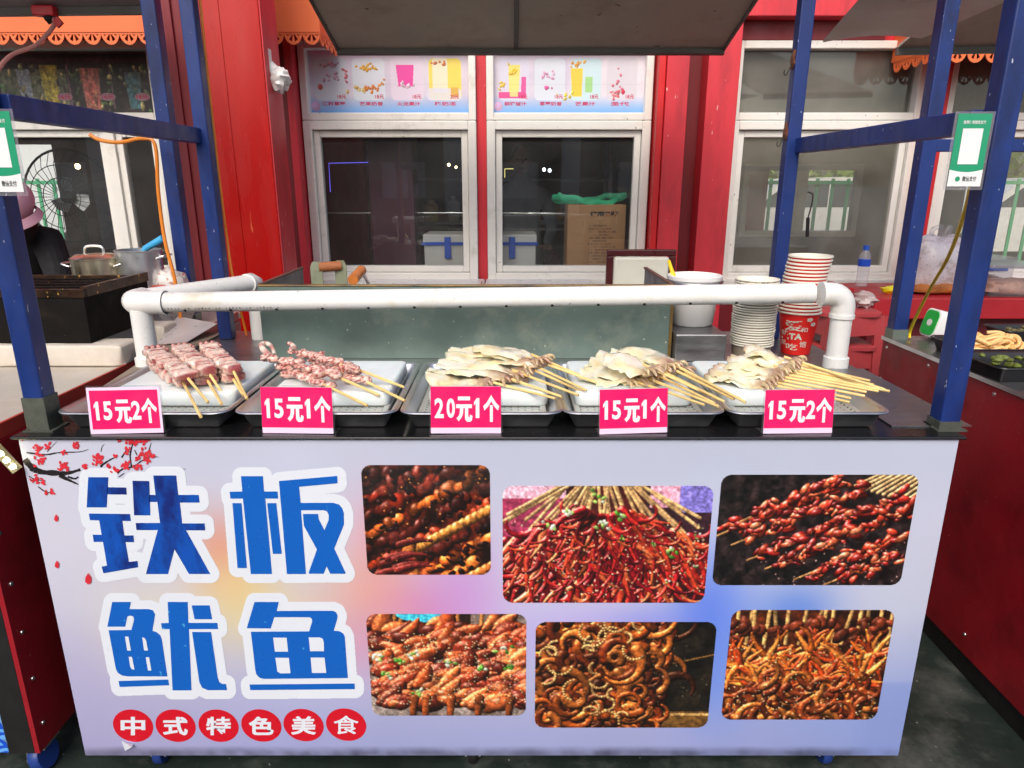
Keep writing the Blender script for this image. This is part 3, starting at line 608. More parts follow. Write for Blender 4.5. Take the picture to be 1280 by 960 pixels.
# sloping roof sheet with trim and seam, resting on the posts
rx0, rx1 = at(421, 61, RY0).x, at(906, 54, RY0).x
def roofz(y): return RZ0 + (RY0 - y) / (RY0 - RY1) * (RZ1 - RZ0)
def slab(mb, x0, x1, ya, yb, t0, t1):
    mb.add([(x0, ya, roofz(ya) + t0), (x1, ya, roofz(ya) + t0), (x1, yb, roofz(yb) + t0), (x0, yb, roofz(yb) + t0), (x0, ya, roofz(ya) + t1), (x1, ya, roofz(ya) + t1), (x1, yb, roofz(yb) + t1), (x0, yb, roofz(yb) + t1)],
           [(0, 3, 2, 1), (4, 5, 6, 7), (0, 1, 5, 4), (1, 2, 6, 5), (2, 3, 7, 6), (3, 0, 4, 7)]); return mb
slab(MB(), rx0 + .012, rx1 - .012, 2.06, RY0 - .012, 0, .012).build('roof_sheet', M['roof'], stall)
slab(MB(), rx0, rx1, RY0 - .011, RY0 + .014, -.022, .02).build('roof_trim', M['roofedge'], stall)
slab(MB(), rx0, rx0 + .011, 2.06, RY0 - .012, -.012, .02).build('roof_trim', M['roofedge'], stall)
slab(MB(), rx1 - .011, rx1, 2.06, RY0 - .012, -.012, .02).build('roof_trim', M['roofedge'], stall)
xs_ = at(645, 60, RY0).x
slab(MB(), xs_ - .011, xs_ + .011, 2.06, RY0 - .012, -.008, -.0005).build('roof_seam', M['roofedge'], stall)
# ------------------------------------------------------------------ trays, foam slabs, squid, price cards
rnd = random.Random(7)
def rrect(w, d, r, n=5):
    out = []
    for cx, cy, a0 in ((w / 2 - r, d / 2 - r, 0), (-w / 2 + r, d / 2 - r, 90), (-w / 2 + r, -d / 2 + r, 180), (w / 2 - r, -d / 2 + r, 270)):
        for i in range(n + 1):
            a = R(a0 + 90 * i / n); out.append((cx + r * math.cos(a), cy + r * math.sin(a)))
    return out
def loft(mb, loops, close0=True, close1=True):
    n = len(loops[0]); vs = [p for L in loops for p in L]
    fs = [(i * n + j, i * n + (j + 1) % n, (i + 1) * n + (j + 1) % n, (i + 1) * n + j) for i in range(len(loops) - 1) for j in range(n)]
    if close0: fs.append(tuple(range(n))[::-1])
    if close1: fs.append(tuple((len(loops) - 1) * n + j for j in range(n)))
    return mb.add(vs, fs)
def rloop(c, w, d, r, off, z): return [(c[0] + x, c[1] + y, z) for x, y in rrect(w + 2 * off, d + 2 * off, max(.004, r + off))]
def perf_mat():
    m, t, o = _new('perforated_steel'); b = t.nodes.new('ShaderNodeBsdfPrincipled'); v = _tex(t, (1, 1, 0))
    vo = t.nodes.new('ShaderNodeTexVoronoi'); vo.inputs['Randomness'].default_value = 0; vo.inputs['Scale'].default_value = 62; t.links.new(v, vo.inputs['Vector'])
    f = _range(t, vo.outputs['Distance'], .12, .16, 1, 0)
    t.links.new(_mix(t, f, A(196, 198, 192, 1.2), (.01, .01, .01)), b.inputs['Base Color']); t.links.new(_range(t, f, 0, 1, .6, 0), b.inputs['Metallic'])
    b.inputs['Roughness'].default_value = .42; t.links.new(b.outputs[0], o.inputs['Surface']); return m
M['perf'] = perf_mat()
TW, TY0, TY1 = .355, 1.397, 1.842
tlabel = ['steel tray of striped pink squid skewers, leftmost tray', 'steel tray of pink curled tentacle skewers, second from left', 'steel tray under the 20 yuan card, middle of five',
          'steel tray of pale squid with loose sticks, second from right', 'steel tray with the thickest stack of sticks, rightmost tray']
slabl = ['white foam block under the striped squid skewers', 'white foam block under the pink tentacle skewers', 'white foam block under the middle pile of cream squid', 'white foam block under squid second from right', 'white foam block under the rightmost pile of squid']
TX = [-.79, -.425, -.0665, .2855, .642]
SZ = .971                                     # top of the foam slabs
for i, x in enumerate(TX):
    yc, dd = (TY0 + TY1) / 2, TY1 - TY0; ww = .375 if i == 0 else TW
    if i == 0: x -= .008
    t = thing('serving_tray', tlabel[i], 'tray', (x, yc, ZC), 'steel trays along the counter')
    c = (x, yc); rr = .035
    p = MB(); loft(p, [rloop(c, ww, dd, rr, -.034, ZC + .0006), rloop(c, ww, dd, rr, -.03, ZC + .004), rloop(c, ww, dd, rr, -.013, ZC + .036), rloop(c, ww, dd, rr, -.002, ZC + .0385), rloop(c, ww, dd, rr, 0, ZC + .041),
                       rloop(c, ww, dd, rr, -.002, ZC + .0435), rloop(c, ww, dd, rr, -.012, ZC + .0425), rloop(c, ww, dd, rr, -.016, ZC + .038), rloop(c, ww, dd, rr, -.034, ZC + .007), rloop(c, ww, dd, rr, -.04, ZC + .004)])
    p.build('pan', M['steel'], t, smooth=True, angle=60)
    q = MB(); loft(q, [rloop(c, ww, dd, rr, -.0345, ZC + .012), rloop(c, ww, dd, rr, -.0335, ZC + .0215), rloop(c, ww, dd, rr, -.0345, ZC + .0225), rloop(c, ww, dd, rr, -.046, ZC + .0225), rloop(c, ww, dd, rr, -.05, ZC + .0195)]); q.build('perforated_insert', M['perf'], t)
    s = MB(); sw = (.29, .275, .275, .27, .27)[i]; cx = x + (.015, .005, .012, -.005, -.025)[i]
    c2 = (cx, 1.66); sd = .30
    if i == 0: pass
    loft(s, [rloop(c2, sw, sd, .02, -.002, ZC + .0228), rloop(c2, sw, sd, .02, 0, ZC + .028), rloop(c2, sw, sd, .02, 0, SZ - .006), rloop(c2, sw, sd, .02, -.003, SZ - .001), rloop(c2, sw, sd, .02, -.008, SZ), rloop(c2, sw - .03, sd - .03, .02, -.03, SZ - .001)])
    s.build('foam_block', M['foam'], smooth=True, angle=50, label=slabl[i], cat='foam block', group='foam blocks in the trays')

M['squid'] = pbr('squid_flesh', None, .2, var=.08, vs=26, bump=.18, bs=45, attr=True, sss=.5, spec=.7, coat=.5, dirt=A(206, 176, 130), ds=30, da=.25, dt=.56)
M['meat'] = pbr('raw_squid_pink', None, .22, coat=.4, var=.12, vs=60, bump=.3, bs=140, attr=True, sss=.3, spec=.6)
CR, YL, BR, DK = A(244, 236, 210, 1.22), A(234, 212, 160, 1.12), A(168, 132, 110, 1.0), A(92, 60, 50, 1.)
def cmix(a, b, t): t = max(0, min(1, t)); return tuple(x * (1 - t) + y * t for x, y in zip(a, b))
def squid_thing(head, tip, z, end, W, seed, label, group, brown=.0, rise=.0):
    z -= .012; h = atz(*head, z); tp = atz(*tip, z + rise); e = atz(*end, ZC + .052 + rnd.uniform(0, .012))
    o = thing('squid_skewer', label, 'squid skewer', (h.x, h.y, z), group)
    d = (h - tp); L = d.length; d.normalize(); side = Vector((-d.y, d.x, 0)).normalized(); up = Vector((0, 0, 1))
    def wdf(s):
        w = math.sqrt(max(0, 1 - (1 - min(s, .3) / .3) ** 2)) * (1 - .12 * max(0, .5 - s))
        if s > .62: w *= 1 - .42 * min(1, (s - .62) / .3)
        if s > .98: w *= max(.12, 1 - (s - .98) * 9)
        return max(.05, w)
    prof = [(s, wdf(s)) for s in [0, .015, .04, .08, .12, .17, .22, .28, .34, .40, .46, .52, .58, .64, .7, .76, .82, .87, .91, .95, .99, 1.03, 1.07]]
    nth = 22; vs = []; cs = []; roll = rnd.uniform(-.35, .35)
    for s, wd in prof:
        ph = Vector((seed * 3.1, s * 3, 0)); cz = .012 * mnoise.noise(ph) + .007 * math.sin(s * 5 + seed); cy = .010 * mnoise.noise(ph + Vector((9, 0, 0)))
        th = .0036 + .0065 * max(0, min(1, (s - .78) / .12))
        for j in range(nth):
            a = 2 * math.pi * j / nth; ca = math.cos(a); y = ca * wd * W / 2; zz = math.sin(a) * th * (.35 + .65 * wd); edge = abs(ca) ** 2.2
            y += edge * W * .16 * mnoise.noise(Vector((s * 11, seed * 2.2, math.copysign(3, ca))))
            fold = .007 * mnoise.noise(Vector((s * 2.6 + seed, ca * 1.8, seed))) + .0022 * mnoise.noise(Vector((s * 10, ca * 5, seed * .7))) + .006 * edge * mnoise.noise(Vector((s * 15, math.copysign(2, ca), seed)))
            zz += fold - .007 * edge + y * math.tan(roll) * .6
            vs.append(tp + d * (s * L) + side * (y + cy) + up * (zz + cz))
            n = mnoise.noise(Vector((s * 4, ca * 1.5, seed * 1.3))); n2 = mnoise.noise(Vector((s * 9, ca * 7, seed * 2.3)))
            c = cmix(CR, YL, .38 + n * .9 + n2 * .5); c = cmix(c, BR, (s - .76) * 5.5 + n * .7 + n2 * .6 if s > .66 else 0); c = cmix(c, BR, brown * (.15 - s) * 8); c = cmix(c, YL, edge * .45)
            c = cmix(c, BR, (n2 - .3) * 1.2)
            if s > 1.0: c = cmix(c, DK, .75)
            cs.append(c)
    b = MB(); fs = [(i * nth + j, i * nth + (j + 1) % nth, (i + 1) * nth + (j + 1) % nth, (i + 1) * nth + j) for i in range(len(prof) - 1) for j in range(nth)]
    fs += [tuple(range(nth))[::-1], tuple((len(prof) - 1) * nth + j for j in range(nth))]
    b.add(vs, fs, cs); body = b.build('squid_body', M['squid'], o, smooth=True, angle=80)
    for k in range(5):                         # short arms round the stick
        a = (k - 2) * .5 + rnd.uniform(-.2, .2); p0 = h + side * (k - 2) * W * .12 - d * .006
        dv = (d * math.cos(a) + side * math.sin(a) * .7).normalized(); l = rnd.uniform(.018, .034)
        P = [p0, p0 + dv * l * .4 + up * .004, p0 + dv * l * .8 + up * rnd.uniform(-.004, .004), p0 + dv * l - up * .005]
        MB().tube(catmull(P, 3), [.0052, .0050, .0048, .0046, .0044, .004, .0036, .003, .0024, .0016], 7, True, [cmix(BR, YL, rnd.random() * .6)] * 10).build('arm', M['squid'], o, smooth=True, angle=80)
    st = h - d * L * .25 + up * .001; n = (e - h).normalized()
    MB().tube([h - n * .03, h + (e - h) * .5, e], [.0033, .0033, .0031], 8).build('stick', M['bamboo'], o, smooth=True)
    return o
ords = ['front', 'second', 'third', 'fourth', 'fifth', 'sixth', 'seventh', 'eighth', 'ninth', 'tenth', 'eleventh', 'twelfth']
def pile(rows, W, name, group, brown=0., rise=.008):
    for i, (hd, tp, z, en) in enumerate(rows):
        squid_thing(hd, tp, z, en, W * rnd.uniform(1.0, 1.35), i * 1.7 + W * 100 + len(rows), '%s cream squid in %s, counted from the front' % (ords[i], name), group, brown, rise)
pile([((612, 477), (532, 468), .993, (694, 498)), ((634, 472), (536, 457), .999, (702, 496)), ((652, 467), (548, 450), 1.006, (723, 494)), ((662, 460), (556, 442), 1.014, (729, 490)),
      ((664, 455), (563, 436), 1.022, (733, 488)), ((672, 451), (575, 433), 1.03, (745, 478)), ((678, 449), (592, 433), 1.036, (736, 474))], .078, 'the middle tray', 'squid in the middle tray')
pile([((793, 476), (726, 463), .993, (880, 506)), ((810, 473), (730, 455), .999, (898, 508)), ((822, 469), (738, 448), 1.005, (893, 504)), ((828, 464), (748, 442), 1.012, (905, 502)),
      ((836, 459), (764, 437), 1.020, (918, 499)), ((843, 456), (778, 432), 1.028, (932, 503)), ((818, 462), (756, 445), 1.03, (900, 500)), ((852, 463), (796, 441), 1.0, (926, 499))], .076, 'the tray second from right', 'squid in the tray second from right')
pile([((958 + i * 4.2, 479 - i * 3.1), (880 + i * 5.5, 466 - i * 3.2), .993 + .0046 * i, e) for i, e in enumerate([(1062, 503), (1064, 498), (1081, 495), (1083, 490), (1098, 489), (1112, 489), (1101, 486), (1092, 481), (1087, 476), (1106, 487)])],
     .072, 'the rightmost tray', 'squid in the rightmost tray', .8)
PK, RD, WH, PU = A(224, 172, 158, 1.1), A(168, 76, 74, 1.), A(238, 212, 196, 1.12), A(108, 44, 56, 1.)
# tray 1: striped folded squid
for i, (p, q, z, s0, s1, lab) in enumerate([((196, 452), (228, 476), 1.000, (219, 475), (251, 521), 'lower striped squid skewer of the left pair'), ((233, 449), (258, 473), 1.000, (253, 471), (277, 505), 'lower striped squid skewer of the middle pair'),
        ((262, 447), (290, 471), 1.000, (283, 470), (304, 494), 'lower striped squid skewer of the right pair'), ((194, 441), (231, 468), 1.024, (223, 466), (260, 503), 'upper striped squid skewer of the left pair'),
        ((227, 438), (258, 462), 1.024, (248, 459), (277, 490), 'upper striped squid skewer of the middle pair'), ((261, 436), (290, 460), 1.024, (279, 459), (309, 499), 'upper striped squid skewer of the right pair')]):
    z -= .012; P, Q = atz(*p, z), atz(*q, z); o = thing('squid_skewer', lab + ' in the leftmost tray', 'squid skewer', (Q.x, Q.y, z), 'striped squid skewers')
    d = (Q - P).normalized(); sd = Vector((-d.y, d.x, 0)); n = 9; Mx = Matrix((d, -sd, (0, 0, 1))).transposed().to_4x4()
    for k in range(n):
        c = P + (Q - P) * (k / (n - 1)) + Vector((0, 0, rnd.uniform(-.002, .002))); sz = ((Q - P).length / n * .60, .0245 * rnd.uniform(.82, 1.15), .0115 * rnd.uniform(.85, 1.15)); c = c + sd * rnd.uniform(-.003, .003)
        def cf(dd, pp, k=k): 
            t = mnoise.noise(Vector((dd.x * 2, dd.y * 5, k * 2.1))); e = abs(dd.x) ** 2
            t2 = mnoise.noise(Vector((dd.x * 4 + k, dd.y * 11, dd.z * 3))); c_ = cmix(WH, PK, .45 + t * 1.2); c_ = cmix(c_, RD, (e - .3) * 1.8 + t * .6 + t2 * .7); return cmix(c_, PU, (t2 + e * .4 - .42) * 2.5)
        MB().blob(c, sz, Mx @ Matrix.Rotation(rnd.uniform(-.22, .22), 4, 'Z') @ Matrix.Rotation(rnd.uniform(-.25, .25), 4, 'Y'), k + i * 9, .24, 2.6, 18, 11, .55, cf).build('squid_slice', M['meat'], o, smooth=True, angle=80)
    for k in range(3):                       # curled tentacle at the back end
        b = P - d * .008 + sd * (k - 1) * .014; pts = [b + Vector((0, 0, .004)), b - d * .016 + Vector((0, 0, .012)), b - d * .024 + sd * .008 + Vector((0, 0, .008)), b - d * .018 + sd * .018 + Vector((0, 0, .003)), b - d * .004 + sd * .02]
        MB().tube(catmull(pts, 3), [.006 - .0003 * j for j in range(13)], 7, True, [cmix(RD, PK, (j % 3) / 2.) for j in range(13)]).build('tentacle', M['meat'], o, smooth=True, angle=80)
    e0, e1 = atz(*s0, z - .002), atz(*s1, ZC + .052)
    MB().tube([P.lerp(Q, .3), Q, e1], [.0032, .0034, .0034], 8).build('stick', M['bamboo'], o, smooth=True)
# tray 2: tentacle chunks
for i, (p, q, z, s0, s1, lab) in enumerate([((347, 459), (408, 482), 1.000, (407, 481), (459, 507), 'front pink tentacle skewer'), ((388, 452), (456, 476), 1.000, (453, 475), (506, 501), 'right low pink tentacle skewer'),
        ((338, 447), (422, 471), 1.020, (419, 470), (474, 494), 'long middle pink tentacle skewer'), ((368, 440), (448, 462), 1.022, (445, 461), (505, 484), 'rear pink tentacle skewer')]):
    z -= .012; P, Q = atz(*p, z), atz(*q, z); o = thing('tentacle_skewer', lab + ' in the second tray from left', 'squid skewer', (Q.x, Q.y, z), 'pink tentacle skewers')
    d = (Q - P).normalized(); sd = Vector((-d.y, d.x, 0)); n = 11
    def cf2(dd, pp):
        t = mnoise.noise(Vector((dd.x * 2.2 + i * 5, dd.y * 2.2, dd.z * 2.2 + pp.x * 60))); return cmix(cmix(cmix(PK, WH, t * 1.6 + .2), RD, -t * 2.2 + .1), PU, (-t - .42) * 4)
    for k in range(n):
        c = P + (Q - P) * (k / (n - 1)) + sd * rnd.uniform(-.012, .012) + Vector((0, 0, rnd.uniform(-.003, .006)))
        Mr = Matrix.Rotation(rnd.uniform(0, 6.3), 4, 'Z') @ Matrix.Rotation(rnd.uniform(-.4, .4), 4, 'X')
        MB().blob(c, (.0165 * rnd.uniform(.8, 1.25), .0105 * rnd.uniform(.8, 1.2), .0095), Mr, k + i * 13, .35, 2.4, 14, 9, .85, cf2).build('squid_chunk', M['meat'], o, smooth=True, angle=80)
    for k in range(5):
        b = P + (Q - P) * rnd.uniform(0, .9) + sd * rnd.choice((-1, 1)) * .012 + Vector((0, 0, .006)); a = rnd.uniform(0, 6.3); pts = []
        for j in range(6): a += rnd.uniform(.3, .7); b = b + Vector((math.cos(a), math.sin(a), rnd.uniform(-.25, .3))) * .008; b.z = max(b.z, SZ + .005); pts.append(b)
        C_ = catmull(pts, 3); MB().tube(C_, [.0055 - .0035 * j / len(C_) for j in range(len(C_))], 7, True, [cmix(PK, RD, .5 + .5 * math.sin(j * 1.6)) for j in range(len(C_))]).build('tentacle', M['meat'], o, smooth=True, angle=80)
    if i in (2, 3):
        P0 = P + Vector((0, 0, .004)); pts = ([P0, P0 - d * .03 + Vector((0, 0, .012)), P0 - d * .048 + sd * .006 + Vector((0, 0, .02)), P0 - d * .052 + sd * .02 + Vector((0, 0, .022)), P0 - d * .035 + sd * .026 + Vector((0, 0, .016)), P0 - d * .01 + sd * .018] if i == 2
                                               else [P0, P0 - d * .012 + sd * .006 + Vector((0, 0, .008)), P0 - d * .03 + sd * .008 + Vector((0, 0, .012)), P0 - d * .034 + sd * .002 + Vector((0, 0, .012))])
        C_ = catmull(pts, 4); MB().tube(C_, [.0085 - .004 * j / len(C_) for j in range(len(C_))], 9, True, [cmix(WH, RD, .4 + .4 * math.sin(j * 1.2)) for j in range(len(C_))]).build('tentacle', M['meat'], o, smooth=True, angle=80)
    e0, e1 = atz(*s0, z - .002), atz(*s1, ZC + .05)
    MB().tube([P.lerp(Q, .3), Q, e1], [.0032, .0034, .0034], 8).build('stick', M['bamboo'], o, smooth=True)

# price cards
M['cardpink'] = pbr('hot_pink_card', A(240, 14, 88), .4, var=.03, coat=.3)
M['cardpale'] = pbr('pale_pink_card', A(236, 186, 208), .45, var=.03)
M['cardtext'] = pbr('lavender_white_ink', A(232, 226, 244), .45, var=.02)
LAY = [(.045, .125), (.183, .313), (.335, .577), (.605, .696), (.742, .98)]
PG = {'1': [[(.3, 0), (.95, 0), (.95, 1), (.5, 1), (0, .8), (0, .62), (.3, .74)]],
      '元': [[(.12, .84), (.88, .84), (.88, 1), (.12, 1)], [(0, .52), (1, .52), (1, .68), (0, .68)], [(.24, .53), (.46, .53), (.44, .3), (.36, .14), (.16, -.02), (.02, .1), (.18, .22), (.23, .35)],
             [(.56, .53), (.77, .53), (.77, .2), (.8, .14), (.86, .14), (.88, .26), (1.04, .2), (1.0, .02), (.9, -.04), (.7, -.04), (.58, .04), (.56, .14)]],
      '个': [[(.5, 1.0), (.56, .92), (.78, .72), (1.0, .58), (.92, .42), (.7, .56), (.5, .76), (.3, .56), (.08, .42), (0, .58), (.22, .72), (.42, .92)], [(.42, 0), (.6, 0), (.6, .62), (.42, .62)]]}
def pglyph(mb, ch, fn):
    if ch not in PG: return write(mb, ch, fn, .03)
    for k, p in enumerate(PG[ch]): mb.flat(p, (lambda k: lambda x, y: fn(x, y) - Vector((0, .00004 * k, 0)))(k))
slots = lambda s: [((.05, .125) if s[0] == '1' else (.055, .185)), ((.183, .313) if s[0] == '1' else (.225, .345)), (.36, .585), ((.615, .695) if s[3] == '1' else (.60, .735)), (.745, .975)]
for (x0, x1, py0, py1), s, lab, border in zip(((110, 200, 486, 541), (325, 415.5, 486, 541.5), (538, 626, 485, 541), (750, 836, 488, 542), (956, 1044, 489, 544)), ('15元2个', '15元1个', '20元1个', '15元1个', '15元2个'),
        ('pink price card reading 15 yuan for 2, with a pale border, at left', 'pink price card before the pink tentacle skewers, second from left', 'pink price card reading 20 yuan for 1', 'pink price card reading 15 yuan, second from the right', 'pink price card reading 15 yuan for 2, at the right end'), (1, 0, 0, 0, 0)):
    Y = 1.388; a, b = at(x0, py1, Y), at(x1, py1, Y); zt = at(x0, py0, Y).z; z0 = ZC + .001; h = zt - z0; wd = (at(x1, 515, Y).x - at(x0, 515, Y).x); xa = at(x0, 515, Y).x
    t = thing('price_card', lab, 'price card', (xa + wd / 2, Y, z0), 'pink price cards on the counter edge'); tl = math.tan(R(7))
    def F(k): return lambda u, v: Vector((xa + wd * u, Y + v * h * tl - k * .0005, z0 + v * h))
    mg = .016 if border else .004
    hol = MB(); q = lambda u, v: Vector((xa - .003 + (wd + .006) * u, Y + v * h * tl + .0016, z0 + v * (h + .003))); q2 = lambda u, v: q(u, v) + Vector((0, .0016, 0))
    hol.prism([(0, 0), (1, 0), (1, 1), (0, 1)], q, q2)
    hol.prism([(0, 0), (1.02, 0), (1.02, 1), (0, 1)], lambda u, v: Vector((xa - .003 + (wd + .006) * u, Y + .004 + v * .03, z0 - .0002)), lambda u, v: Vector((xa - .003 + (wd + .006) * u, Y + .004 + v * .03, z0 + .0014)))
    hol.build('acrylic_holder', M['acrylic'], t)
    cd = MB(); cd.prism([(0, 0), (1, 0), (1, 1), (0, 1)], F(1), F(-1.)); card = cd.build('card', M['cardpale'], t)
    pk = MB(); ax, bx, ay, by = (.035, .965, .10, .94) if border else (.0, 1., .125, 1.); G = F(2); pk.poly([G(ax, ay), G(bx, ay), G(bx, by), G(ax, by)]); pk.build('pink_print', M['cardpink'], card)
    tx = MB(); G3 = F(3); sx, sy = bx - ax, by - ay
    for ch, (u0, u1), (v0, v1) in zip(s, slots(s), ((.235, .72), (.235, .72), (.17, .76), (.235, .72), (.14, .80))):
        pglyph(tx, ch, lambda u, v: G3(ax + sx * (u0 + (u1 - u0) * u), ay + sy * (v0 + (v1 - v0) * v)))
    tx.build('lettering', M['cardtext'], card)
    t.rotation_euler = (0, R(rnd.uniform(-.9, .9)), R(rnd.uniform(-4, 4)))

# ------------------------------------------------------------------ white plastic pipe guard
YPI = 1.95; pa, pb = at(200, 378, YPI), at(1016, 366.5, YPI); rp = .0285
pa2 = pa + (pa - pb) * (.055 / (pb - pa).length); pc = pa2 + Vector((-.012, 0, 0))
guard = thing('pipe_guard', 'white plastic pipe rail on short posts behind the trays', 'pipe rail', (-.1, YPI, ZC))
fp = MB().tube([pa2, pb], rp, 24).build('front_pipe', M['pvc'], guard, smooth=True)
for i in range(14):
    c = pa.lerp(pb, (i + .6) / 14.3); MB().lathe([(0, 0), (.0042, 0), (.0042, .002), (0, .002)], c + Vector((0, -rp * .72, -rp * .72)), 10, False, False, Matrix.Rotation(R(135), 4, 'X')).build('drain_hole', M['blackmatt'], fp)
ps = MB()
for i in range(34):                           # the small printed line on the pipe
    if i % 9 in (5, 8): continue
    c = pa + (pb - pa) * (.012 + i * .0052); k = .003 + .0016 * (i * 7 % 3); q_ = Vector((0, -rp * .84, -rp * .585)); tg = Vector((0, -.57, .82)) * k
    ps.add([c + q_, c + q_ + Vector((.0032, 0, 0)), c + q_ + tg + Vector((.0032 if i % 2 else .0018, 0, 0)), c + q_ + tg], [(0, 1, 2, 3)])
ps.build('printed_line', M['inkblack'], fp)
def elbow(p, d1, d2, r, name='elbow'):
    p, d1, d2 = Vector(p), Vector(d1), Vector(d2); k = r * 1.35
    P = [p + d1 * k * 1.7, p + d1 * k] + [p + (d1 * (1 - math.sin(a)) + d2 * (1 - math.cos(a))) * k for a in np.linspace(.2, math.pi / 2 - .2, 7)] + [p + d2 * k, p + d2 * k * 1.7]
    e = MB().tube(P, [r * 1.14] * len(P), 24).build(name, M['pvc'], guard, smooth=True, angle=50)
    for a, dd in ((p + d1 * k * 1.7, d1), (p + d2 * k * 1.7, d2)): MB().tube([a - dd * .008, a + dd * .003], r * 1.22, 24).build('collar', M['pvc'], e, smooth=True)
    return e
pL = Vector((at(181, 420, YPI).x, YPI, pc.z)); pe = Vector((pL.x, YPI, pL.z))
MB().tube([pe + Vector((.075, 0, 0)), pe + Vector((.0, 0, 0)), pe + Vector((-.014, .004, 0)), pe + Vector((-.026, .02, 0)), pe + Vector((-.028, .04, 0)), pe + Vector((-.028, .075, 0))], [rp * 1.14, rp * 1.16, rp * 1.17, rp * 1.17, rp * 1.16, rp * 1.14], 24).build('elbow', M['pvc'], guard, smooth=True, angle=60)
for s in (.072,): MB().tube([pe + Vector((s - .008, 0, 0)), pe + Vector((s + .003, 0, 0))], rp * 1.23, 24).build('collar', M['pvc'], guard, smooth=True)
pr = Vector((at(316, 353, 2.33).x, 2.33, at(303, 353, 2.33).z))
MB().tube([pe + Vector((-.028, .074, 0)), pr + Vector((-.006, -.02, 0))], rp, 24).build('side_pipe', M['pvc'], guard, smooth=True)
MB().tube([pr + Vector((-.008, -.03, 0)), pr + Vector((-.004, -.008, 0)), pr + Vector((.0, .006, -.006)), pr + Vector((.002, .012, -.022)), pr + Vector((.002, .012, -.06))], rp * 1.14, 20).build('elbow', M['pvc'], guard, smooth=True, angle=60)
MB().tube([Vector((pr.x + .002, pr.y + .012, ZC - .001)), pr + Vector((.002, .012, -.05))], rp, 20).build('post', M['pvc'], guard, smooth=True)
xr = at(1047, 420, YPI).x; peR = Vector((xr, YPI, pb.z - .002))
elbow(peR + Vector((0.004, 0, 0)), (-1, 0, 0), (0, 0, -1), rp)
for x, zt in ((pe.x, pe.z - .02), (xr + .004, pb.z - .07)):
    po = MB().tube([(x, YPI, ZC - .001), (x, YPI, zt)], rp * 1.03, 24).build('post', M['pvc'], guard, smooth=True)
    MB().tube([(x, YPI, ZC - .0005), (x, YPI, ZC + .03)], rp * 1.24, 24).build('foot_socket', M['pvc'], po, smooth=True)

# ------------------------------------------------------------------ griddle with splash guards
gz = at(640, 358.5, 2.05).z; gx0, gx1, gy0, gy1 = -.757, .482, 2.05, 2.50
M['guardplate'] = pbr('patina_steel_plate', A(104, 122, 116), .4, .4, var=.3, vs=4, bump=.3, bs=35, dirt=A(160, 164, 146), ds=6, da=.5, dt=.53, speck=A(196, 200, 186), spt=.72, sps=90)
gr = thing('griddle', 'greasy grey steel griddle with upright splash guards behind the pipe rail', 'griddle', ((gx0 + gx1) / 2, 2.27, ZC))
fpn = MB().box(gx0, gx1, gy0, gy0 + .004, ZC, gz).build('front_guard', M['guardplate'], gr)
M['grease'] = pbr('burnt_grease', A(120, 96, 48), .35, var=.5, vs=18, bump=.5, bs=40, dirt=A(30, 24, 18), ds=9, da=.9, dt=.45)
MB().box(gx0, gx1, gy0 - .002, gy0 + .016, gz + .0005, gz + .006).build('rolled_rim', M['grease'], fpn, bevel=.002)
MB().box(gx1 - .007, gx1 + .002, gy0 - .003, gy0 - .0003, ZC, gz - .001).build('folded_edge', M['grease'], fpn)
for x0, x1 in ((gx0, gx0 + .004), (gx1 - .004, gx1)):
    sg = MB().box(x0, x1, gy0 + .005, gy1, ZC, gz).build('side_guard', pbr('dark_guard_steel', A(96, 98, 102), .5, .4, dirt=A(60, 50, 44), ds=8, da=.6) if 'dark_guard_steel' not in bpy.data.materials else bpy.data.materials['dark_guard_steel'], gr)
    MB().box(x0 - .004, x1 + .004, gy0 + .017, gy1, gz + .0005, gz + .007).build('rolled_rim', pbr('brown_rim', A(92, 66, 58), .6) if 'brown_rim' not in bpy.data.materials else bpy.data.materials['brown_rim'], sg)
box('hot_plate', M['blackmatt'], gx0 + .005, gx1 - .005, gy0 + .005, gy1, ZC, 1.04, gr)
# tamper press and a scraper on the hot plate
M['wood'] = pbr('worn_wood', A(150, 92, 56), .5, var=.3, vs=18, stretch=(1, 1, 5), bump=.2, bs=80)
M['verdigris'] = pbr('painted_iron', A(128, 134, 112), .5, .3, dirt=A(90, 84, 66), ds=20, da=.6)
p = at(408, 345, 2.36)
t = thing('griddle_press', 'flat iron griddle press with wooden bar handle', 'griddle press', (p.x, 2.36, 1.0405))
MB().box(p.x - .07, p.x + .07, 2.28, 2.44, 1.0405, 1.056).build('press_plate', M['verdigris'], t, bevel=.003)
for dx in (-.028, .045): MB().prism([(-.02, 0), (.02, 0), (.02, .105), (.012, .122), (-.012, .122), (-.02, .105)], lambda u, v: Vector((p.x + dx + u, 2.36 - .003 + dx * .5, 1.0555 + v)), lambda u, v: Vector((p.x + dx + u, 2.36 + .003 + dx * .5, 1.0555 + v))).build('bracket', M['verdigris'], t)
MB().tube([(p.x - .022, 2.35, 1.158), (p.x + .045, 2.382, 1.160)], .0165, 16).build('handle', M['wood'], t, smooth=True)
q0 = at(441, 350, 2.30); q1 = at(452, 338, 2.42)
t = thing('scraper', 'steel griddle scraper with short brown wooden handle beside the press', 'scraper', (q1.x, 2.4, 1.0405))
MB().tube([q0, q1], .0175, 16).build('handle', pbr('amber_wood', A(176, 104, 48), .4, var=.3, vs=20), t, smooth=True)
MB().bar(q1, (q1.x + .02, 2.492, 1.052), .004, .012).build('shank', M['steel'], t)
MB().box(q1.x - .03, q1.x + .07, 2.47, 2.498, 1.0405, 1.054).build('blade', M['steel'], t)

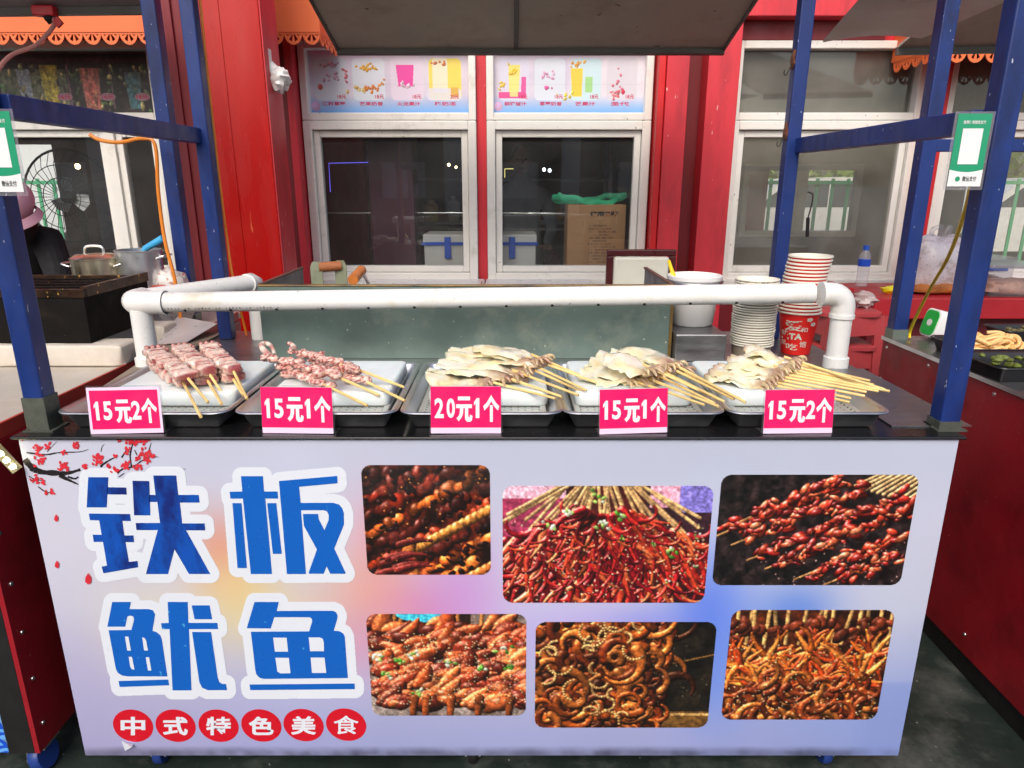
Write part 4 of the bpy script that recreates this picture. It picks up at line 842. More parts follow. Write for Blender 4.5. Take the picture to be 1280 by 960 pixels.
# ------------------------------------------------------------------ bucket, steel box, cup stacks
bz = at(870, 418, 2.01).z
box('steel_container', M['steelbrush'], gx1 + .006, at(908, 430, 2.01).x, 2.01, 2.34, ZC, bz, label='plain grey steel box beneath the white bucket', cat='steel box', bevel=.004)
bc = (at(866, 380, 2.17).x, 2.17); tz = at(866, 344, 2.17).z
b = thing('bucket', 'white plastic bucket of pale liquid standing on the steel box', 'bucket', (bc[0], bc[1], bz + .001))
MB().lathe([(.0, bz + .001), (.062, bz + .001), (.066, bz + .006), (.079, tz - .012), (.084, tz - .012), (.085, tz), (.081, tz + .002), (.077, tz - .006), (.064, bz + .01), (0, bz + .01)], (bc[0], bc[1], 0), 36, False, False).build('bucket_shell', M['white'], b, smooth=True, angle=50)
MB().lathe([(.0865, tz - .022), (.0885, tz - .020), (.0865, tz - .016)], (bc[0], bc[1], 0), 36, False, False).build('wire_handle', M['steelbrush'], b, smooth=True)
yh0, yh1 = at(843, 349, 2.20), at(836, 326, 2.26)
t = MB().tube([(yh1.x + .05, 2.17, bz + .02), yh0, yh1], [.006, .0085, .005], 10).build('ladle_handle', pbr('yellow_plastic', A(236, 176, 30), .4), smooth=True, label='yellow plastic ladle handle sticking out of the white bucket', cat='ladle')
M['cupwhite'] = pbr('paper_cup_white', A(226, 222, 208, 1.1), .5, var=.06)
M['cupfloral'] = pbr('floral_print_paper', A(226, 214, 186), .5, var=.1, dirt=A(140, 104, 40), ds=60, da=.9, dt=.48, speck=A(70, 80, 60), spt=.5, sps=110)
M['cupred'] = pbr('red_paper', A(214, 34, 30), .5, var=.04)
def cup_mesh(name, r0, r1, h, mats, rt=.0055):
    c = MB(); c.lathe([(r0, 0), (r1 - .002, h - rt - .0005)], (0, 0, 0), 32, True, False); c.mi = 1
    c.lathe([(r1 - .002, h - rt - .0005), (r1 + .0028, h - rt), (r1 + .0036, h - rt * .5), (r1 + .0024, h - .0003), (r1 - .0012, h), (r1 - .003, h - .004), (r0 - .003, .004), (0, .004)], (0, 0, 0), 32, False, False)
    o = c.build(name, mats, smooth=True, loc=(0, 0, 0), angle=50); return o
M['cupshade'] = pbr('cup_gap_shade', A(150, 138, 122, .9), .6, var=.15, vs=30)  # darker wall tone paints in the shade of the gaps between rims
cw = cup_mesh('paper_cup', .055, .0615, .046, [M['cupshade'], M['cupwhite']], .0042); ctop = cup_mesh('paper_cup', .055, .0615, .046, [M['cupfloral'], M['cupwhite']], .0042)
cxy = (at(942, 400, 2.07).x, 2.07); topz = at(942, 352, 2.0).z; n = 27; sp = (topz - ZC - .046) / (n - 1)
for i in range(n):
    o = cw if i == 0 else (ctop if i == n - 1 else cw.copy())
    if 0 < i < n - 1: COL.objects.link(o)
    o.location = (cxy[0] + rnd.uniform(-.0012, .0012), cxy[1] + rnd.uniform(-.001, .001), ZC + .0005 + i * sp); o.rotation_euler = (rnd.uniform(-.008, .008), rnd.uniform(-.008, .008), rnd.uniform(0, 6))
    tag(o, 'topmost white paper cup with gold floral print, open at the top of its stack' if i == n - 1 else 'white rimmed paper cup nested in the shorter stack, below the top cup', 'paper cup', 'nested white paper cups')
cr = cup_mesh('paper_cup', .043, .0615, .135, [M['cupred'], M['cupwhite']])
cxy = (at(998, 400, 2.13).x, 2.13); topz = at(998, 321, 2.08).z; n = 17; sp = (topz - ZC - .135) / (n - 1); z0r = ZC + .0005
for i in range(n):
    o = cr if i == 0 else bpy.data.objects.new('paper_cup', cr.data)
    if i: COL.objects.link(o)
    lean = .0006 * i * i * .1
    o.location = (cxy[0] + lean + rnd.uniform(-.001, .001), cxy[1], z0r + i * sp)
    if i: o.rotation_euler = (rnd.uniform(-.006, .006), rnd.uniform(-.006, .006), rnd.uniform(0, 6))
    tag(o, 'topmost red paper cup, open at the top of the taller stack' if i == n - 1 else ('bottom red paper cup with white Chinese lettering down its side' if i == 0 else 'red paper cup nested inside the taller stack, neither top nor bottom'), 'paper cup', 'nested red paper cups')
ORG[cr.name] = Vector(cr.location)
tc = MB(); rz = lambda z: .043 + (.0615 - .043) * (z / .129) + .0006
def cupfn(px0, px1, py0, py1):                # zoomed label layout -> wrapped on the cup wall
    def f(u, v):
        X = (px0 + (px1 - px0) * u - 595) / 140; zz = .129 * (1 - ((py0 + (py1 - py0) * (1 - v)) - 585) / 400); zz = max(.004, min(.128, zz)); r = rz(zz)
        a = -math.pi / 2 + X * 1.2 - .34; return Vector((cr.location.x + r * math.cos(a), cr.location.y + r * math.sin(a), cr.location.z + zz))
    return f
for s, b4, off in (('爱', (505, 620, 640, 745), .012), ('和', (605, 652, 705, 750), .012), ('就', (470, 528, 742, 800), .012), ('TA', (535, 625, 768, 830), .05), ('一', (470, 535, 815, 836), .05), ('起', (462, 512, 842, 895), .012), ('吃', (515, 602, 872, 935), .012), ('饱', (612, 665, 842, 905), .012)):
    write(tc, s, cupfn(*b4), off)
for fx, fy in ((655, 630), (685, 676)):
    for k in range(5):
        a = k * 1.256; f = cupfn(fx + 12 * math.cos(a) - 9, fx + 12 * math.cos(a) + 9, fy + 12 * math.sin(a) - 9, fy + 12 * math.sin(a) + 9); tc.flat([(.5 + .5 * math.cos(t), .5 + .5 * math.sin(t)) for t in np.linspace(0, 6.283, 9)[:-1]], f)
tc.build('lettering', M['cupwhite'], cr)
# ------------------------------------------------------------------ the restaurant behind, with its windows
YW = 4.30
def wx(px, py=155): return at(px, py, YW).x
def wz(py): return at(640, py, YW).z
bd = thing('restaurant_building', 'red restaurant front with white framed windows behind the stalls', 'building', (0, YW, 0))
z_sill, z_top, z_tr = wz(350), wz(52), wz(151)
M['lower'] = M['maroon']
WIN = {'D': (-3.6, wx(207)), 'A': (wx(380), wx(596)), 'B': (wx(608), wx(813)), 'C': (wx(911), wx(1146)), 'F': (wx(1174), 3.9)}
box('lower_wall', M['maroon'], -5.5, 5.5, YW, YW + .12, 0, z_sill - .003, bd)
box('upper_wall', M['redpink'], -5.5, 5.5, YW, YW + .12, z_top + .003, 3.3, bd)
piers = [(-5.5, WIN['D'][0], 'maroon'), (WIN['D'][1], WIN['A'][0], 'maroon'), (WIN['A'][1], WIN['B'][0], 'redpink'), (WIN['B'][1], WIN['C'][0], 'maroon'), (WIN['C'][1], WIN['F'][0], 'redpink'), (WIN['F'][1], 5.5, 'maroon')]
for a, b, m in piers: box('wall_pier', M[m], a + .001, b - .001, YW + .002, YW + .118, z_sill - .002, z_top + .002, bd)
# proud column flanges beside the windows
for a, b, y0, m in ((wx(815), wx(823), 4.17, 'red'), (wx(823.5), wx(850), 4.15, 'redpink'), (wx(872), wx(909.5), 4.15, 'redpink'), (wx(358), wx(369), 4.2, 'maroon'), (wx(370), wx(379), 4.17, 'redpink'), (wx(1147), wx(1152), 4.2, 'orange'), (wx(1152.5), wx(1171), 4.22, 'red')):
    box('column_flange', M[m], a, b, y0, YW - .001, 0.02, 3.1, bd, bevel=.004)
box('fascia_beam', M['redpink'], wx(910), 2.1, 4.16, YW - .001, wz(27), 3.1, bd, bevel=.004)
box('fascia_beam', M['maroon'], wx(910), 2.1, 4.27, YW - .001, z_top + .004, wz(27) - .002, bd)  # maroon strip paints in the shadow under the fascia
def ring(mb, x0, x1, z0, z1, t, y0, y1):
    mb.box(x0, x0 + t, y0, y1, z0, z1).box(x1 - t, x1, y0, y1, z0, z1).box(x0 + t, x1 - t, y0, y1, z0, z0 + t).box(x0 + t, x1 - t, y0, y1, z1 - t, z1); return mb
for k, (a, b) in WIN.items():
    gl = M['glassC'] if k in 'CF' else M['glass']
    a += .002; b -= .002
    f = ring(MB(), a, b, z_tr, z_top, .042, 4.262, 4.35).build('window', M['frame'], bd, bevel=.005)
    ring(MB(), a, b, z_sill, z_tr - .002, .05, 4.258, 4.35).build('lower_frame', M['frame'], f, bevel=.005)
    box('pane', gl, a + .04, b - .04, 4.325, 4.329, z_tr + .04, z_top - .04, f)
    sill = box('sill', M['frame'], a - .01, b + .01, 4.225, 4.257, z_sill - .03, z_sill + .012, f, bevel=.004)
    spans = [(a + .052, b - .052)]
    if k == 'D': m1 = wx(150, 240); spans = [(a + .052, m1 - .03), (m1 + .03, b - .052)]; box('mullion', M['frame'], m1 - .029, m1 + .029, 4.265, 4.345, z_sill + .051, z_tr - .053, f)
    for s0, s1 in spans:
        sh = ring(MB(), s0, s1, z_sill + .052, z_tr - .054, .038, 4.285, 4.335).build('sash', M['frame'], f, bevel=.004)
        box('pane', gl, s0 + .036, s1 - .036, 4.308, 4.312, z_sill + .086, z_tr - .09, f)
# rooms behind the glass
M['dark'] = pbr('dark_interior', A(44, 40, 42, 1.), .8, var=.3, vs=3)
M['darkred'] = pbr('dark_red_interior', A(74, 30, 30, 1.), .7, var=.3, vs=3)
M['greywall'] = pbr('grey_interior', A(112, 110, 104, 1.), .8, var=.15, vs=3)
box('room_ceiling', M['dark'], -5.5, 5.5, YW + .122, 8.2, 2.62, 2.7, bd)
box('roof', M['orange'], -5.6, 5.6, YW + .05, 8.4, 3.302, 3.4, bd)
box('room_back_wall', M['darkred'], -1.55, .98, 7.9, 8.0, 0, 2.62, bd)
for x in (-1.6, .985): box('partition', M['dark'], x, x + .06, YW + .125, 8.0, 0, 2.618, bd)
def holed(x0, x1, z0, z1, hx0, hx1, hz0, hz1, y, m):
    box('room_back_wall', m, x0, hx0, y, y + .1, z0, z1, bd); box('room_back_wall', m, hx1, x1, y, y + .1, z0, z1, bd)
    box('room_back_wall', m, hx0 + .0005, hx1 - .0005, y + .001, y + .099, z0, hz0, bd); box('room_back_wall', m, hx0 + .0005, hx1 - .0005, y + .001, y + .099, hz1, z1, bd)
YB = 6.4
def bx(px, py): return at(px, py, YB).x
def bz_(py): return at(640, py, YB).z
holed(1.05, bx(1140, 240), 0, 2.61, bx(926, 250), bx(1074, 250), bz_(296), bz_(205), YB, M['greywall'])
holed(bx(1140, 240) + .001, 6.0, 0, 2.61, bx(1205, 250), 5.8, bz_(345), bz_(190), YB, M['greywall'])
holed(-6.0, -1.605, 0, 2.61, -5.6, bx(76, 250), bz_(300), bz_(180), YB, M['darkred'])
f2 = ring(MB(), bx(926, 250) + .003, bx(1074, 250) - .003, bz_(296) + .003, bz_(205) - .003, .05, YB - .02, YB + .06).build('rear_window', M['frame'], bd)
xm = bx(1000, 250); box('mullion', M['frame'], xm - .05, xm + .05, YB - .01, YB + .05, bz_(296) + .056, bz_(205) - .056, f2)
box('inner_upright', M['redpink'], at(932, 250, 7.3).x, at(958, 250, 7.3).x, 7.3, 7.6, 0, 2.6, bd)
M['purple'] = pbr('plum_reflection', A(84, 36, 58, 1.0), .5, var=.2, vs=4, speck=A(150, 130, 140), spt=.76, sps=60)
box('inner_upright', M['purple'], at(463, 250, 4.55).x, at(517, 250, 4.55).x, 4.55, 4.8, .702, 2.6, bd)  # plum box added behind the glass in place of a wide reflection
box('inner_beam', M['darkred'], -1.5, .97, 5.4, 5.55, 1.72, 1.86, bd)
# things inside
M['coolerwhite'] = pbr('white_foam_cooler', A(206, 204, 198), .6, var=.04); M['coolerblue'] = pbr('blue_strap', A(34, 84, 190), .4)
c0, c1 = at(531, 335, 4.46), at(670, 293, 4.46); zc0 = .70
t = thing('cooler_box', 'white foam cooler with blue straps behind the glass, seen across two windows', 'cooler', ((c0.x + c1.x) / 2, 4.6, zc0))
box('cooler_body', M['coolerwhite'], c0.x, c1.x, 4.46, 4.79, zc0, c1.z - .055, t, bevel=.008); box('cooler_lid', M['coolerwhite'], c0.x - .006, c1.x + .006, 4.452, 4.798, c1.z - .054, c1.z, t, bevel=.008)
MB().box(c0.x - .012, c1.x + .012, 4.444, 4.451, c1.z - .066, c1.z - .048).build('strap_band', M['coolerblue'], t)
for px in (560, 640): x = at(px, 310, 4.46).x; box('latch', M['coolerblue'], x - .02, x + .02, 4.436, 4.4435, c1.z - .15, c1.z - .015, t, bevel=.004)
M['bench'] = pbr('dark_bench', A(60, 56, 56), .5)
box('window_bench', M['bench'], -1.0, .95, 4.43, 5.0, .66, .70, bd)
for x in (-.98, .9): box('bench_leg', M['bench'], x, x + .04, 4.45, 4.96, 0, .659, bd)
d0, d1 = at(708, 335, 4.48), at(783, 256, 4.48)
M['cardboard'] = pbr('cardboard', A(176, 132, 90), .75, var=.08, vs=5, bump=.1, bs=40)
cb = thing('cardboard_box', 'tall brown cardboard box with printed text behind the right centre window', 'box', ((d0.x + d1.x) / 2, 4.62, .7005))
box('carton', M['cardboard'], d0.x, d1.x, 4.48, 4.76, .7005, d1.z, cb, bevel=.004)
tx = MB(); dx, dz = d1.x - d0.x, d1.z - d0.z
def cfn(u0, u1, v0, v1): return lambda u, v: Vector((d0.x + dx * (u0 + (u1 - u0) * u), 4.479, d0.z + dz * (v0 + (v1 - v0) * v)))
write(tx, '使用说明', cfn(.38, .86, .82, .90), .06)
for i in range(13):
    s = ['一、请按规定存放', '防潮 向上 小心轻放', '三、远离火源', '二、请勿重压', '注意事项'][i % 5]; write(tx, s, cfn(.36 + .1 * (i % 4 == 3), .68 + .2 * ((i * 7) % 5) / 5, .66 - i * .048, .69 - i * .048), .0)
tx.build('printed_text', pbr('faded_print', A(56, 40, 30, 1.), .7), cb)
cloth = MB(); e0 = at(734, 246, 4.6); n1, n2 = 40, 8; vs = []
for i in range(n1):
    a = 2 * math.pi * i / n1
    for j in range(n2):
        ph = 2 * math.pi * j / n2; rr_ = 1 + .12 * math.sin(3 * a + 1) + .08 * math.sin(7 * a)
        vs.append((e0.x + math.cos(a) * .215 * rr_ + .012 * math.cos(ph), 4.62 + math.sin(a) * .09 * rr_, d1.z + .032 + .022 * math.sin(2 * a + .6) + .018 * math.sin(ph) + .006 * math.sin(9 * a)))
cloth.add(vs, [(i * n2 + j, i * n2 + (j + 1) % n2, ((i + 1) % n1) * n2 + (j + 1) % n2, ((i + 1) % n1) * n2 + j) for i in range(n1) for j in range(n2)])
cloth.build('green_hose', pbr('green_plastic', A(56, 190, 140), .35, var=.15, vs=9), smooth=True, label='loop of flat green plastic hose lying on the cardboard box', cat='hose')
M['lampwarm'] = pbr('warm_bulb', (1, .8, .5), .5, emit=(1, .72, .36), es=10); M['lampwhite'] = pbr('white_bulb', (1, 1, 1), .5, emit=(.85, .95, 1), es=9); M['neon'] = pbr('blue_neon', (.1, .1, .5), .5, emit=(.16, .14, 1.), es=1.0); M['neony'] = pbr('yellow_neon', (.5, .45, .1), .5, emit=(1., .85, .25), es=1.2)
for nm, px, py, Y, r, m, lab in (('ceiling_lamp', 561, 206, 6.6, .013, 'lampwarm', 'larger warm bulb seen through the left centre window'), ('ceiling_lamp', 570, 209, 7.0, .011, 'lampwarm', 'smaller warm bulb seen through the left centre window'), ('ceiling_lamp', 680, 212, 6.6, .014, 'lampwhite', 'left one of two white bulbs in the right centre window'),
                            ('ceiling_lamp', 687, 213, 6.6, .014, 'lampwhite', 'right one of two white bulbs in the right centre window'), ('ceiling_lamp', 97, 208, 5.8, .02, 'lampwarm', 'warm bulb hanging behind the far left window')):
    p = at(px, py, Y); t = thing(nm, lab, 'lamp', (p.x, Y, p.z - r), 'lamps inside the restaurant')
    MB().blob(p, (r, r, r * 1.1), None, 1, 0).build('bulb', M[m], t, smooth=True); MB().tube([p + Vector((0, 0, r)), (p.x, Y, 2.62)], .004, 6).build('cord', M['blackmatt'], t)
pts = [at(413, 240, 5.6), at(411, 204, 5.6), at(463, 203, 5.6)]
MB().tube(pts, .0028, 6).build('neon_strip', M['neon'], label='blue neon strip inside the left centre window', cat='neon light')
MB().tube([at(631, 222, 6.2), at(631, 211, 6.2), at(642, 211, 6.2)], .003, 6).build('neon_strip', M['neony'], label='short yellow neon strip inside the right centre window', cat='neon light')
MB().tube([at(380, 266.5, 4.7), at(579, 266, 4.7), at(735, 267, 4.7)], .0045, 8).build('metal_rail', M['steel'], bd)
# menu posters behind the transom glass
def poster_img(kind):
    H, W = 150, 390; im = base(H, W, (196, 188, 206), (214, 206, 214), 60, 8 + kind); yy, xx = np.mgrid[0:H, 0:W]; v = (yy / H)[..., None]
    im = im * (1 - np.clip(1 - v * 9, 0, 1) * .7) + np.array((205, 120, 165)) * np.clip(1 - v * 9, 0, 1) * .7
    f = np.clip((v - .7) * 3.4, 0, 1); im = im * (1 - f) + np.array((96, 150, 208)) * f
    def rr(x0, x1, y0, y1, c, r=14):
        X = np.abs(xx - (x0 + x1) / 2) - ((x1 - x0) / 2 - r); Y = np.abs(yy - (y0 + y1) / 2) - ((y1 - y0) / 2 - r); m = np.hypot(np.maximum(X, 0), np.maximum(Y, 0)) < r; im[m] = im[m] * .15 + np.array(c) * .85
    def spl(x, y, sx, sy, c, n):
        for _ in range(n): pblob(im, RNG.normal(x, sx), RNG.normal(y, sy), RNG.uniform(2, 6), RNG.uniform(2, 4), RNG.uniform(0, 3), jit(c, .12), 10, .7)
    def cup(x0, x1, x2, x3, y0, y1, c):
        t = (yy - y0) / (y1 - y0); m = (yy >= y0) & (yy <= y1) & (xx > x0 + (x2 - x0) * t) & (xx < x1 + (x3 - x1) * t); im[m] = im[m] * .12 + np.array(c) * .88
    cl = [(200, 206, 212), (206, 214, 222), (214, 200, 216), (236, 206, 70)] if kind == 0 else [(202, 200, 216), (204, 212, 220), (186, 214, 218), (200, 196, 204)]
    for i in range(4): rr(12 + i * 93, 92 + i * 93, 18, 118, cl[i])
    if kind == 0:
        spl(52, 34, 14, 4, (200, 150, 164), 16); spl(88, 52, 3, 9, (206, 110, 120), 5); spl(60, 62, 14, 6, (206, 170, 186), 10); pblob(im, 26, 86, 6, 7, 0, (206, 96, 84), 0, .8)
        spl(140, 40, 13, 3, (226, 170, 50), 14); spl(152, 92, 10, 5, (226, 130, 50), 16); spl(122, 96, 10, 4, (232, 196, 120), 10); spl(176, 72, 4, 5, (226, 150, 90), 5)
        cup(212, 256, 217, 252, 34, 84, (222, 50, 146)); spl(234, 84, 12, 4, (232, 190, 216), 12); rr(300, 338, 18, 100, (222, 220, 206), 8); rr(286, 370, 88, 118, (206, 206, 220), 10); rr(344, 364, 86, 110, (206, 160, 60), 3); spl(320, 30, 9, 2, (206, 120, 70), 8)
    else:
        cup(38, 68, 40, 64, 34, 108, (232, 206, 96)); spl(52, 46, 6, 8, (236, 190, 40), 8); cup(12, 84, 12, 84, 98, 112, (214, 60, 130)); cup(72, 84, 70, 84, 62, 100, (214, 70, 140)); spl(22, 84, 5, 4, (232, 190, 60), 6); cup(40, 66, 42, 62, 60, 108, (232, 214, 130))
        spl(146, 58, 10, 6, (214, 160, 190), 12); spl(142, 88, 8, 2, (206, 90, 150), 5); cup(198, 230, 203, 228, 42, 108, (236, 190, 50)); spl(216, 36, 8, 4, (232, 160, 60), 8); spl(192, 106, 10, 4, (220, 206, 70), 8); cup(236, 256, 236, 256, 62, 98, (150, 200, 120))
        spl(318, 104, 10, 5, (220, 110, 110), 10); spl(322, 80, 5, 12, (210, 110, 130), 10); pblob(im, 336, 98, 5, 6, 0, (206, 50, 80), 0, .8)
    im[int(H * .53):int(H * .545)] *= .97; pblob(im, 12, 132, 11, 12, 0, (206, 170, 206), 0, .85); return im
M['posterink'] = pbr('poster_ink', A(176, 40, 84), .6, var=.05)
for kind, k, names, prices, lab in ((0, 'A', ('满杯草莓', '芒果奶昔', '火龙果汁', '椰奶冻'), ('18元', '18元', '18元', '20元'), 'pastel drinks menu poster with a yellow panel in left centre transom'), (1, 'B', ('鲜榨橙汁', '草莓奶昔', '芒果汁', '圣代'), ('18元',) * 4, 'pastel drinks menu poster with two yellow drinks in right centre transom')):
    a, b = WIN[k]; a += .044; b -= .044; z0, z1 = z_tr + .042, z_top - .03 if False else wz(62)
    t = thing('menu_poster', lab, 'poster', ((a + b) / 2, 4.32, z0), 'drinks menu posters'); fn = rectfn((a, 4.3235, z0), (b - a, 0, 0), (0, 0, z1 - z0))
    print_grid('poster_sheet', M['vphoto'], poster_img(kind), fn, t, k=1.15)
    g2 = rectfn((a, 4.3225, z0), (b - a, 0, 0), (0, 0, z1 - z0))
    for i in range(4):
        u0 = .07 + i * .237; tx = MB(); write(tx, names[i], lambda u, v: g2(u0 + (.10 + .012 * len(names[i])) * u, .125 + .065 * v), .02); write(tx, prices[i], lambda u, v: g2(u0 + .1 + .055 * u, .235 + .07 * v), .02); tx.build('poster_text', M['posterink'], t)
a, b = WIN['D']; a = -3.2; b -= .044; z0, z1 = z_tr + .042, wz(66)
t = thing('menu_poster', 'dark drinks menu poster behind the far left transom', 'poster', ((a + b) / 2, 4.32, z0), 'drinks menu posters')
H, W = 120, 560; im = base(H, W, (30, 26, 26), (60, 52, 50), 50, 21); yy, xx = np.mgrid[0:H, 0:W]
sc = 560 / (b - a); X_ = lambda px: (at(px, 100, 4.33).x - a) * sc
def rc(px0, px1, y0, y1, c): m = (xx > X_(px0)) & (xx < X_(px1)) & (yy > y0) & (yy < y1); im[m] = im[m] * .4 + np.array(c) * .6

def pc(px0, px1, y0, y1, c):
    x0, x1 = X_(px0), X_(px1); t_ = (yy - y0) / (y1 - y0); m = (yy > y0) & (yy < y1) & (xx > x0 + t_ * (x1 - x0) * .14) & (xx < x1 - t_ * (x1 - x0) * .14); im[m] = im[m] * .35 + np.array(c) * .65
rc(0, 84, 30, 118, (120, 130, 96)); pc(22, 40, 30, 112, (140, 150, 170)); pc(52, 74, 22, 114, (176, 160, 60)); rc(85, 87, 20, 110, (150, 110, 130)); pc(101, 126, 28, 112, (190, 120, 104)); pc(106, 122, 58, 110, (176, 66, 62)); rc(138, 140, 20, 110, (150, 110, 130)); pc(156, 176, 36, 110, (96, 130, 130)); pc(158, 174, 66, 110, (50, 96, 110)); rc(0, 186, 8, 16, (90, 50, 60))
for _ in range(90): px_r = RNG.uniform(0, 185); pblob(im, X_(px_r), RNG.uniform(24, 116), RNG.uniform(4, 11), RNG.uniform(3, 7), RNG.uniform(0, 3), jit([(70, 96, 56), (110, 120, 80), (150, 140, 90), (60, 60, 56)][RNG.integers(4)], .3), 20, .6)
pc(52, 72, 22, 114, (176, 160, 60)); pc(101, 125, 28, 112, (186, 104, 92)); pc(157, 174, 40, 110, (70, 110, 116)); im = finish(im, 91, .5, 1.4, 8); im[:20] *= np.linspace(.4, 1, 20)[:, None, None]
print_grid('poster_sheet', M['vphoto'], im, rectfn((a, 4.3235, z0), (b - a, 0, 0), (0, 0, z1 - z0)), t, k=1.2)
tx = MB()
for px in (81, 135, 178):
    q = at(px, 121, 4.322); tx.mi = 0; tx.flat([(q.x + .045 * math.cos(s), q.z + .022 * math.sin(s)) for s in np.linspace(0, 6.283, 17)[:-1]], lambda x, y: Vector((x, 4.3228, y))); tx.mi = 1; write(tx, '16元', lambda u, v: Vector((q.x - .035 + .07 * u, 4.3222, q.z - .013 + .026 * v)), .02)
tx.build('price_tags', [pbr('tag_pale', A(170, 140, 148, .9), .6), M['posterink']], t)
# orange awnings with a scalloped hanging edge
def awning(x0, x1, yf, zt, zb, end, label):
    aw = thing('awning', label, 'awning', ((x0 + x1) / 2, yf + .2, zb)); 
    box('fascia', M['orange'], x0, x1, yf, yf + .015, zb, zt, aw)
    MB().add([(x0, yf, zt + .001), (x1, yf, zt + .001), (x1, YW - .002, zt + .1), (x0, YW - .002, zt + .1), (x0, yf, zt + .012), (x1, yf, zt + .012), (x1, YW - .002, zt + .112), (x0, YW - .002, zt + .112)], [(0, 3, 2, 1), (4, 5, 6, 7), (0, 1, 5, 4), (1, 2, 6, 5), (2, 3, 7, 6), (3, 0, 4, 7)]).build('top_sheet', M['orange'], aw)
    xe = x1 if end > 0 else x0; box('end_panel', M['orange'], xe - (.012 if end > 0 else 0), xe + (0 if end > 0 else .012), yf + .016, YW - .002, zb, zt, aw)
    pitch = .094; n = int((x1 - x0) / pitch); h = .062
    def scal(M_):
        mb = MB(); r = pitch / 2; m = 10
        ap = [(r * math.cos(a), -r * math.sin(a) * (h / r) * .95) for a in np.linspace(0, math.pi, m + 1)]; ip = [(.74 * x, .74 * y) for x, y in ap]
        for k in range(m):                     # outer rim
            mb.prism([ap[k], ap[k + 1], ip[k + 1], ip[k]], lambda u, v: M_ @ Vector((u, -.003, v)), lambda u, v: M_ @ Vector((u, .003, v)))
        for k0, k1 in ((1.4, 2.6), (4.3, 5.7), (7.4, 8.6)):
            a0, a1 = k0 / m * math.pi, k1 / m * math.pi; P = lambda a, f: (r * f * math.cos(a), -f * math.sin(a) * h * .95)
            mb.prism([P(a0, .1), P(a0, .78), P(a1, .78), P(a1, .1)], lambda u, v: M_ @ Vector((u, -.0025, v)), lambda u, v: M_ @ Vector((u, .0025, v)))
        mb.prism([(-r, .0), (r, .0), (r, -.010), (-r, -.010)], lambda u, v: M_ @ Vector((u, -.0035, v)), lambda u, v: M_ @ Vector((u, .0035, v)))
        return mb
    for i in range(n):
        x = (x1 - pitch * (i + .5)) if end > 0 else (x0 + pitch * (i + .5))
        scal(Matrix.Translation((x, yf + .008, zb))).build('scallop', M['orange'], aw)
    for i in range(4):
        y = yf + .05 + pitch * (i + .0); scal(Matrix.Translation((xe - .006 * end, y, zb)) @ Matrix.Rotation(R(90), 4, 'Z')).build('scallop', M['orange'], aw)
zb = at(400, 40, 3.9).z
awning(-3.3, at(400, 40, 3.9).x, 3.9, zb + .165, zb, 1, 'orange awning with cut-out scalloped edge above the left windows')
awning(at(1165, 62, 3.9).x, 4.2, 3.9, zb + .07, zb - .085, -1, 'orange awning with scalloped edge above the far right window')
# the big red box column in front of the wall
rx0_, rx1_ = at(205, 100, 3.3).x, at(331, 100, 3.3).x
rc_ = thing('red_column', 'tall glossy red sheet metal column beside the left blue post', 'column', ((rx0_ + rx1_) / 2, 3.4, 0))
sp_ = at(262, 100, 3.3).x
box('front_sheet', M['brightred'], sp_ - .05, rx1_, 3.30, 3.52, 0, 3.2, rc_, bevel=.004)
box('side_sheet', M['redpink'], rx1_ + .0005, rx1_ + .006, 3.306, 3.515, 0, 3.2, rc_)
box('recessed_sheet', M['maroon'], rx0_, sp_ - .051, 3.36, 3.52, 0, 3.2, rc_)  # maroon sheet and ribs put the shade on the red column into colour
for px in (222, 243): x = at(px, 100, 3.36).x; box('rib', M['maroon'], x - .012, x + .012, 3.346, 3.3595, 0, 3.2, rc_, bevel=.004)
x = at(282, 100, 3.3).x; box('seam', M['brightred'], x - .003, x + .003, 3.296, 3.2995, 0, 3.2, rc_)
q = at(350, 100, 3.4); 
MB().blob(q, (.046, .046, .052), None, 3, .4, 3.2, 20, 16).tube([q + Vector((-.02, 0, .04)), q + Vector((-.035, 0, .06)), q + Vector((-.05, 0, .085))], [.024, .02, .012], 10).build('wrapped_lamp', pbr('crumpled_white_plastic', A(226, 228, 230), .4, bump=.4, bs=60), smooth=True, label='white plastic bag knotted round a fitting on the red column', cat='plastic bag')
q = at(339, 76, 3.4); box('sticker', M['white'], rx1_ + .0065, rx1_ + .0075, 3.36, 3.40, q.z - .055, q.z + .045, rc_)
# freezer, red shelf, chair, stools and the rest between wall and stall
fz = at(600, 359, 3.86).z
fr_ = thing('chest_freezer', 'low white chest freezer with two lids below the centre windows', 'freezer', (-.2, 4.03, 0))
xl, xm_, xr_ = at(437, 355, 3.86).x, at(604, 355, 3.86).x, at(745, 355, 3.86).x
box('freezer_body', M['white'], xl, xr_, 3.87, 4.21, .02, fz - .034, fr_, bevel=.01)
for a, b in ((xl, xm_ - .004), (xm_ + .004, xr_)): box('lid', M['white'], a, b, 3.86, 4.215, fz - .033, fz, fr_, bevel=.01)
box('tape', pbr('brown_tape', A(150, 110, 80), .4), xm_ - .02, xm_ - .012, 3.859, 4.1, fz + .0005, fz + .0015, fr_)
sx0 = at(1093, 385, 3.57).x; sz1 = at(1093, 373, 3.57).z; sz0 = at(1093, 399, 3.57).z
M['shelfred'] = pbr('dark_red_shelf_paint', A(176, 34, 44, 1.1), .45, var=.12, vs=5, dirt=A(120, 24, 34), ds=5, da=.4)
shf = thing('wall_shelf', 'thick red shelf along the wall under the right windows', 'shelf', (3.0, 3.9, sz0)); box('shelf_board', M['shelfred'], sx0, 4.6, 3.57, 4.16, sz0, sz1, shf, bevel=.006)
box('shelf_support', M['maroon'], sx0 + .06, 4.5, 3.72, 4.15, 0, sz0 - .001, shf)
